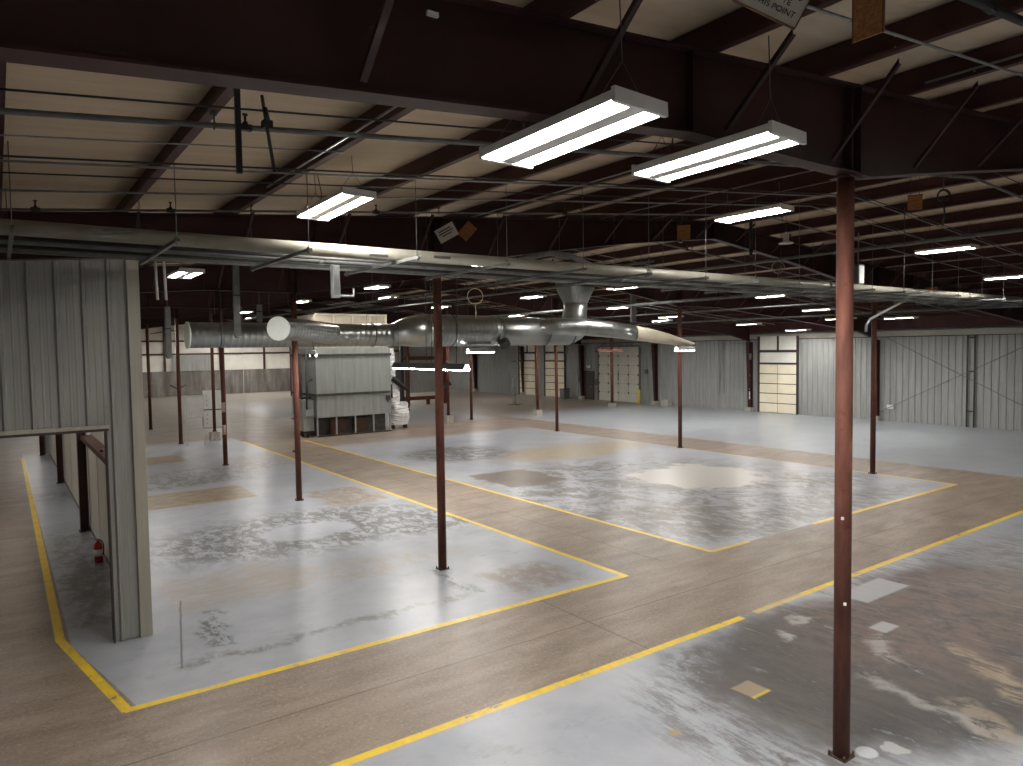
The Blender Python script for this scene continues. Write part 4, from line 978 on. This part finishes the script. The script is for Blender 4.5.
m.box(-.18,.18,-.009,.009,-.153,-.148); m.box(-.18,.18,-.009,.009,.148,.153); m.build('border_frame',M['woodedge'],s)
for body,x,z,sz in (('IS',.125,-.0,.055),('TE',.075,-.045,.045),('THIS POINT',.03,-.095,.045)):
    text(body,s,(x,-.0075,z),(PI/2,0,0),sz)
m=MB(); m.tube([(-.14,0,.15),(-.19,0,.26)],.003,4); m.tube([(.14,0,.15),(-.0,0,.27)],.003,4); m.build('hanging_wire',M['wire'],s)
o=thing('plywood_board','brown plywood board hung edge-on at the top right of the photo','board',(4.35,2.26,5.845),0); m=MB(); m.box(-.012,.0,-.05,.125,0,.34); m.build('panel',M['wood'],o); m=MB(); m.box(-.012,.004,-.06,-.05,0,.34); m.box(-.012,.004,.125,.135,0,.34); m.build('edge_strip',M['woodedge'],o); m=MB(); m.tube([(-.006,0,.34),(-.006,0,top(4.35)-5.8+.2)],.003,4); m.build('hanging_wire',M['wire'],o)
s=sign('hanging_sign','small white sign hung at a slant below the second roof beam, beside an orange board','sign',(6.52,10.95,6.06),-.55,-.50,.36,.25,M['signw'],None)
m=MB()
for z,a in ((.06,.12),(.015,.14),(-.03,.10)): m.box(-a,a*.9,-.008,-.006,z-.008,z+.010)
m.build('dark_writing',M['ink'],s); m=MB(); m.tube([(-.08,0,.125),(-.10,0,.17)],.003,4); m.tube([(.08,0,.125),(.03,0,.2)],.003,4); m.build('hanging_wire',M['wire'],s)
s=sign('orange_board','small orange-brown board hung on one corner beside the slanted white sign','board',(6.95,10.95,6.12),-.7,.75,.22,.3,M['wood'],None); m=MB(); m.tube([(-.1,0,.14),(-.22,0,.2)],.003,4); m.build('hanging_wire',M['wire'],s)
for x,y,z,w,h,rz,lab in ((11.54,9.9,6.33,.26,.28,-.8,'square brown board hung below the roof left of the lit strip'),(11.7,5.42,6.18,.20,.22,-1.1,'orange board hanging with loose cords right of the foreground column top'),(24.5,10.8,5.62,.36,.3,-1.1,'faint brown board hung under the right roof slope')):
    o=thing('hanging_board',lab,'board',(x,y,z),rz); m=MB(); m.box(-w/2,w/2,-.01,.01,-h/2,h/2); m.build('panel',M['wood'],o); m=MB(); m.box(-w/2-.008,w/2+.008,-.013,.013,h/2,h/2+.012); m.build('edge_strip',M['woodedge'],o); m=MB(); m.tube([(-w*.3,0,h/2),(-w*.3,0,top(x)-z)],.004,4); m.tube([(w*.3,0,h/2),(w*.3,0,top(x)-z)],.004,4); m.build('hanging_wire',M['cable'],o)
def coil(x,y,z,r,lab,mat,rz,turns=4):
    o=thing('hose_coil',lab,'coil',(x,y,z),rz)
    m=MB(); pts=[]
    for i in range(turns*18): a=2*PI*i/18; rr=r*(1+.08*math.sin(i*.35)); pts.append((rr*math.cos(a),.02*math.sin(i*.7)+.02*(i/18-2),rr*math.sin(a)))
    m.tube(pts,.013,6); m.build('coil_loop',mat,o); m=MB(); m.tube([(0,0,r),(0,.0,r+.25),(0,0,min(r+1.6,top(x)-z))],.008,5); m.build('hook',M['wire'],o)
    m=MB(); m.tube([(0,-.02,-r),(.02,-.03,-r-.25),(-.01,-.03,-r-.4)],.012,6); m.build('loose_end',mat,o); return o
coil(11.6,17.9,5.55,.23,'tan hose coil hanging below the pipe rack, right of the island column',M['pipe_orange'],-.55)
coil(18.4,12.3,6.22,.17,'small cable coil hanging behind the roof beam left of the foreground column',M['conduit'],-.9,3)
coil(12.15,5.2,6.3,.08,'small dark cord bundle hanging beside the orange board',M['cable'],-1.1,5)
o=thing('hanging_sensor','small pale hanging lamp on a cord left of the foreground column','lamp',(14.2,9.3,6.22)); m=MB(); m.lathe([(.02,.25),(.07,.2),(.06,.06),(.16,.02),(.16,0)][::-1],n=12); m.build('lamp_shade',M['fixture'],o); m=MB(); m.tube([(0,0,.25),(0,0,top(14.2)-6.22+.2)],.006,5); m.build('cord',M['wire'],o)
# chain hook and vertical black pipes at right of ridge
for x,y,z0,lab in ((11.9,10.3,6.2,'first short black pipe hanging above the pipe rack'),(14.2,10.2,6.05,'second short black pipe hanging above the pipe rack'),(22.6,7.2,5.2,'black hanging pipe near the right edge of the photo')):
    o=thing('hanging_pipe',lab,'pipe',(x,y,z0)); m=MB(); m.tube([(0,0,0),(0,0,top(x)-z0-.004)],.04,8); m.build('pipe_shaft',M['pipe_black'],o); m=MB(); m.tube([(0,0,.08),(0,0,.14)],.055,8); m.build('coupling',M['pipe_black'],o)
# a small white knob on the near beam web
m=MB(); m.box(2.02,2.09,3.55,3.572,5.865,5.89); tag(m.build('beam_tag',M['white']),'small white tag on the web of the nearest beam','tag')

# ------------------------------------------------------------------ camera, world, view
cam=bpy.data.cameras.new('camera'); co=bpy.data.objects.new('camera',cam); COL.objects.link(co); scene.camera=co
F=713.3; yaw,pit,rol=(math.radians(a) for a in (35.75,2.762,-.837))
f=Vector((math.sin(yaw)*math.cos(pit),math.cos(yaw)*math.cos(pit),-math.sin(pit))); r=Vector((math.cos(yaw),-math.sin(yaw),0)); u=r.cross(f)
R=r*math.cos(rol)+u*math.sin(rol); U=-r*math.sin(rol)+u*math.cos(rol)
co.matrix_world=Matrix(((R.x,U.x,-f.x,0),(R.y,U.y,-f.y,0),(R.z,U.z,-f.z,4.0),(0,0,0,1)))
cam.sensor_fit='HORIZONTAL'; cam.sensor_width=36; cam.lens=36*F/1023; cam.clip_start=.05; cam.clip_end=300
w=bpy.data.worlds.new('world'); scene.world=w; w.use_nodes=True; w.node_tree.nodes['Background'].inputs[0].default_value=(0,0,0,1); w.node_tree.nodes['Background'].inputs[1].default_value=0
vs_=scene.view_settings; vs_.view_transform='Standard'; vs_.look='None'; vs_.gamma=1; vs_.exposure=1.88; vs_.use_curve_mapping=False
cy=scene.cycles; cy.use_denoising=True; cy.max_bounces=8; cy.diffuse_bounces=5; cy.glossy_bounces=4; cy.sample_clamp_indirect=4; cy.caustics_reflective=False; cy.caustics_refractive=False; cy.use_light_tree=True
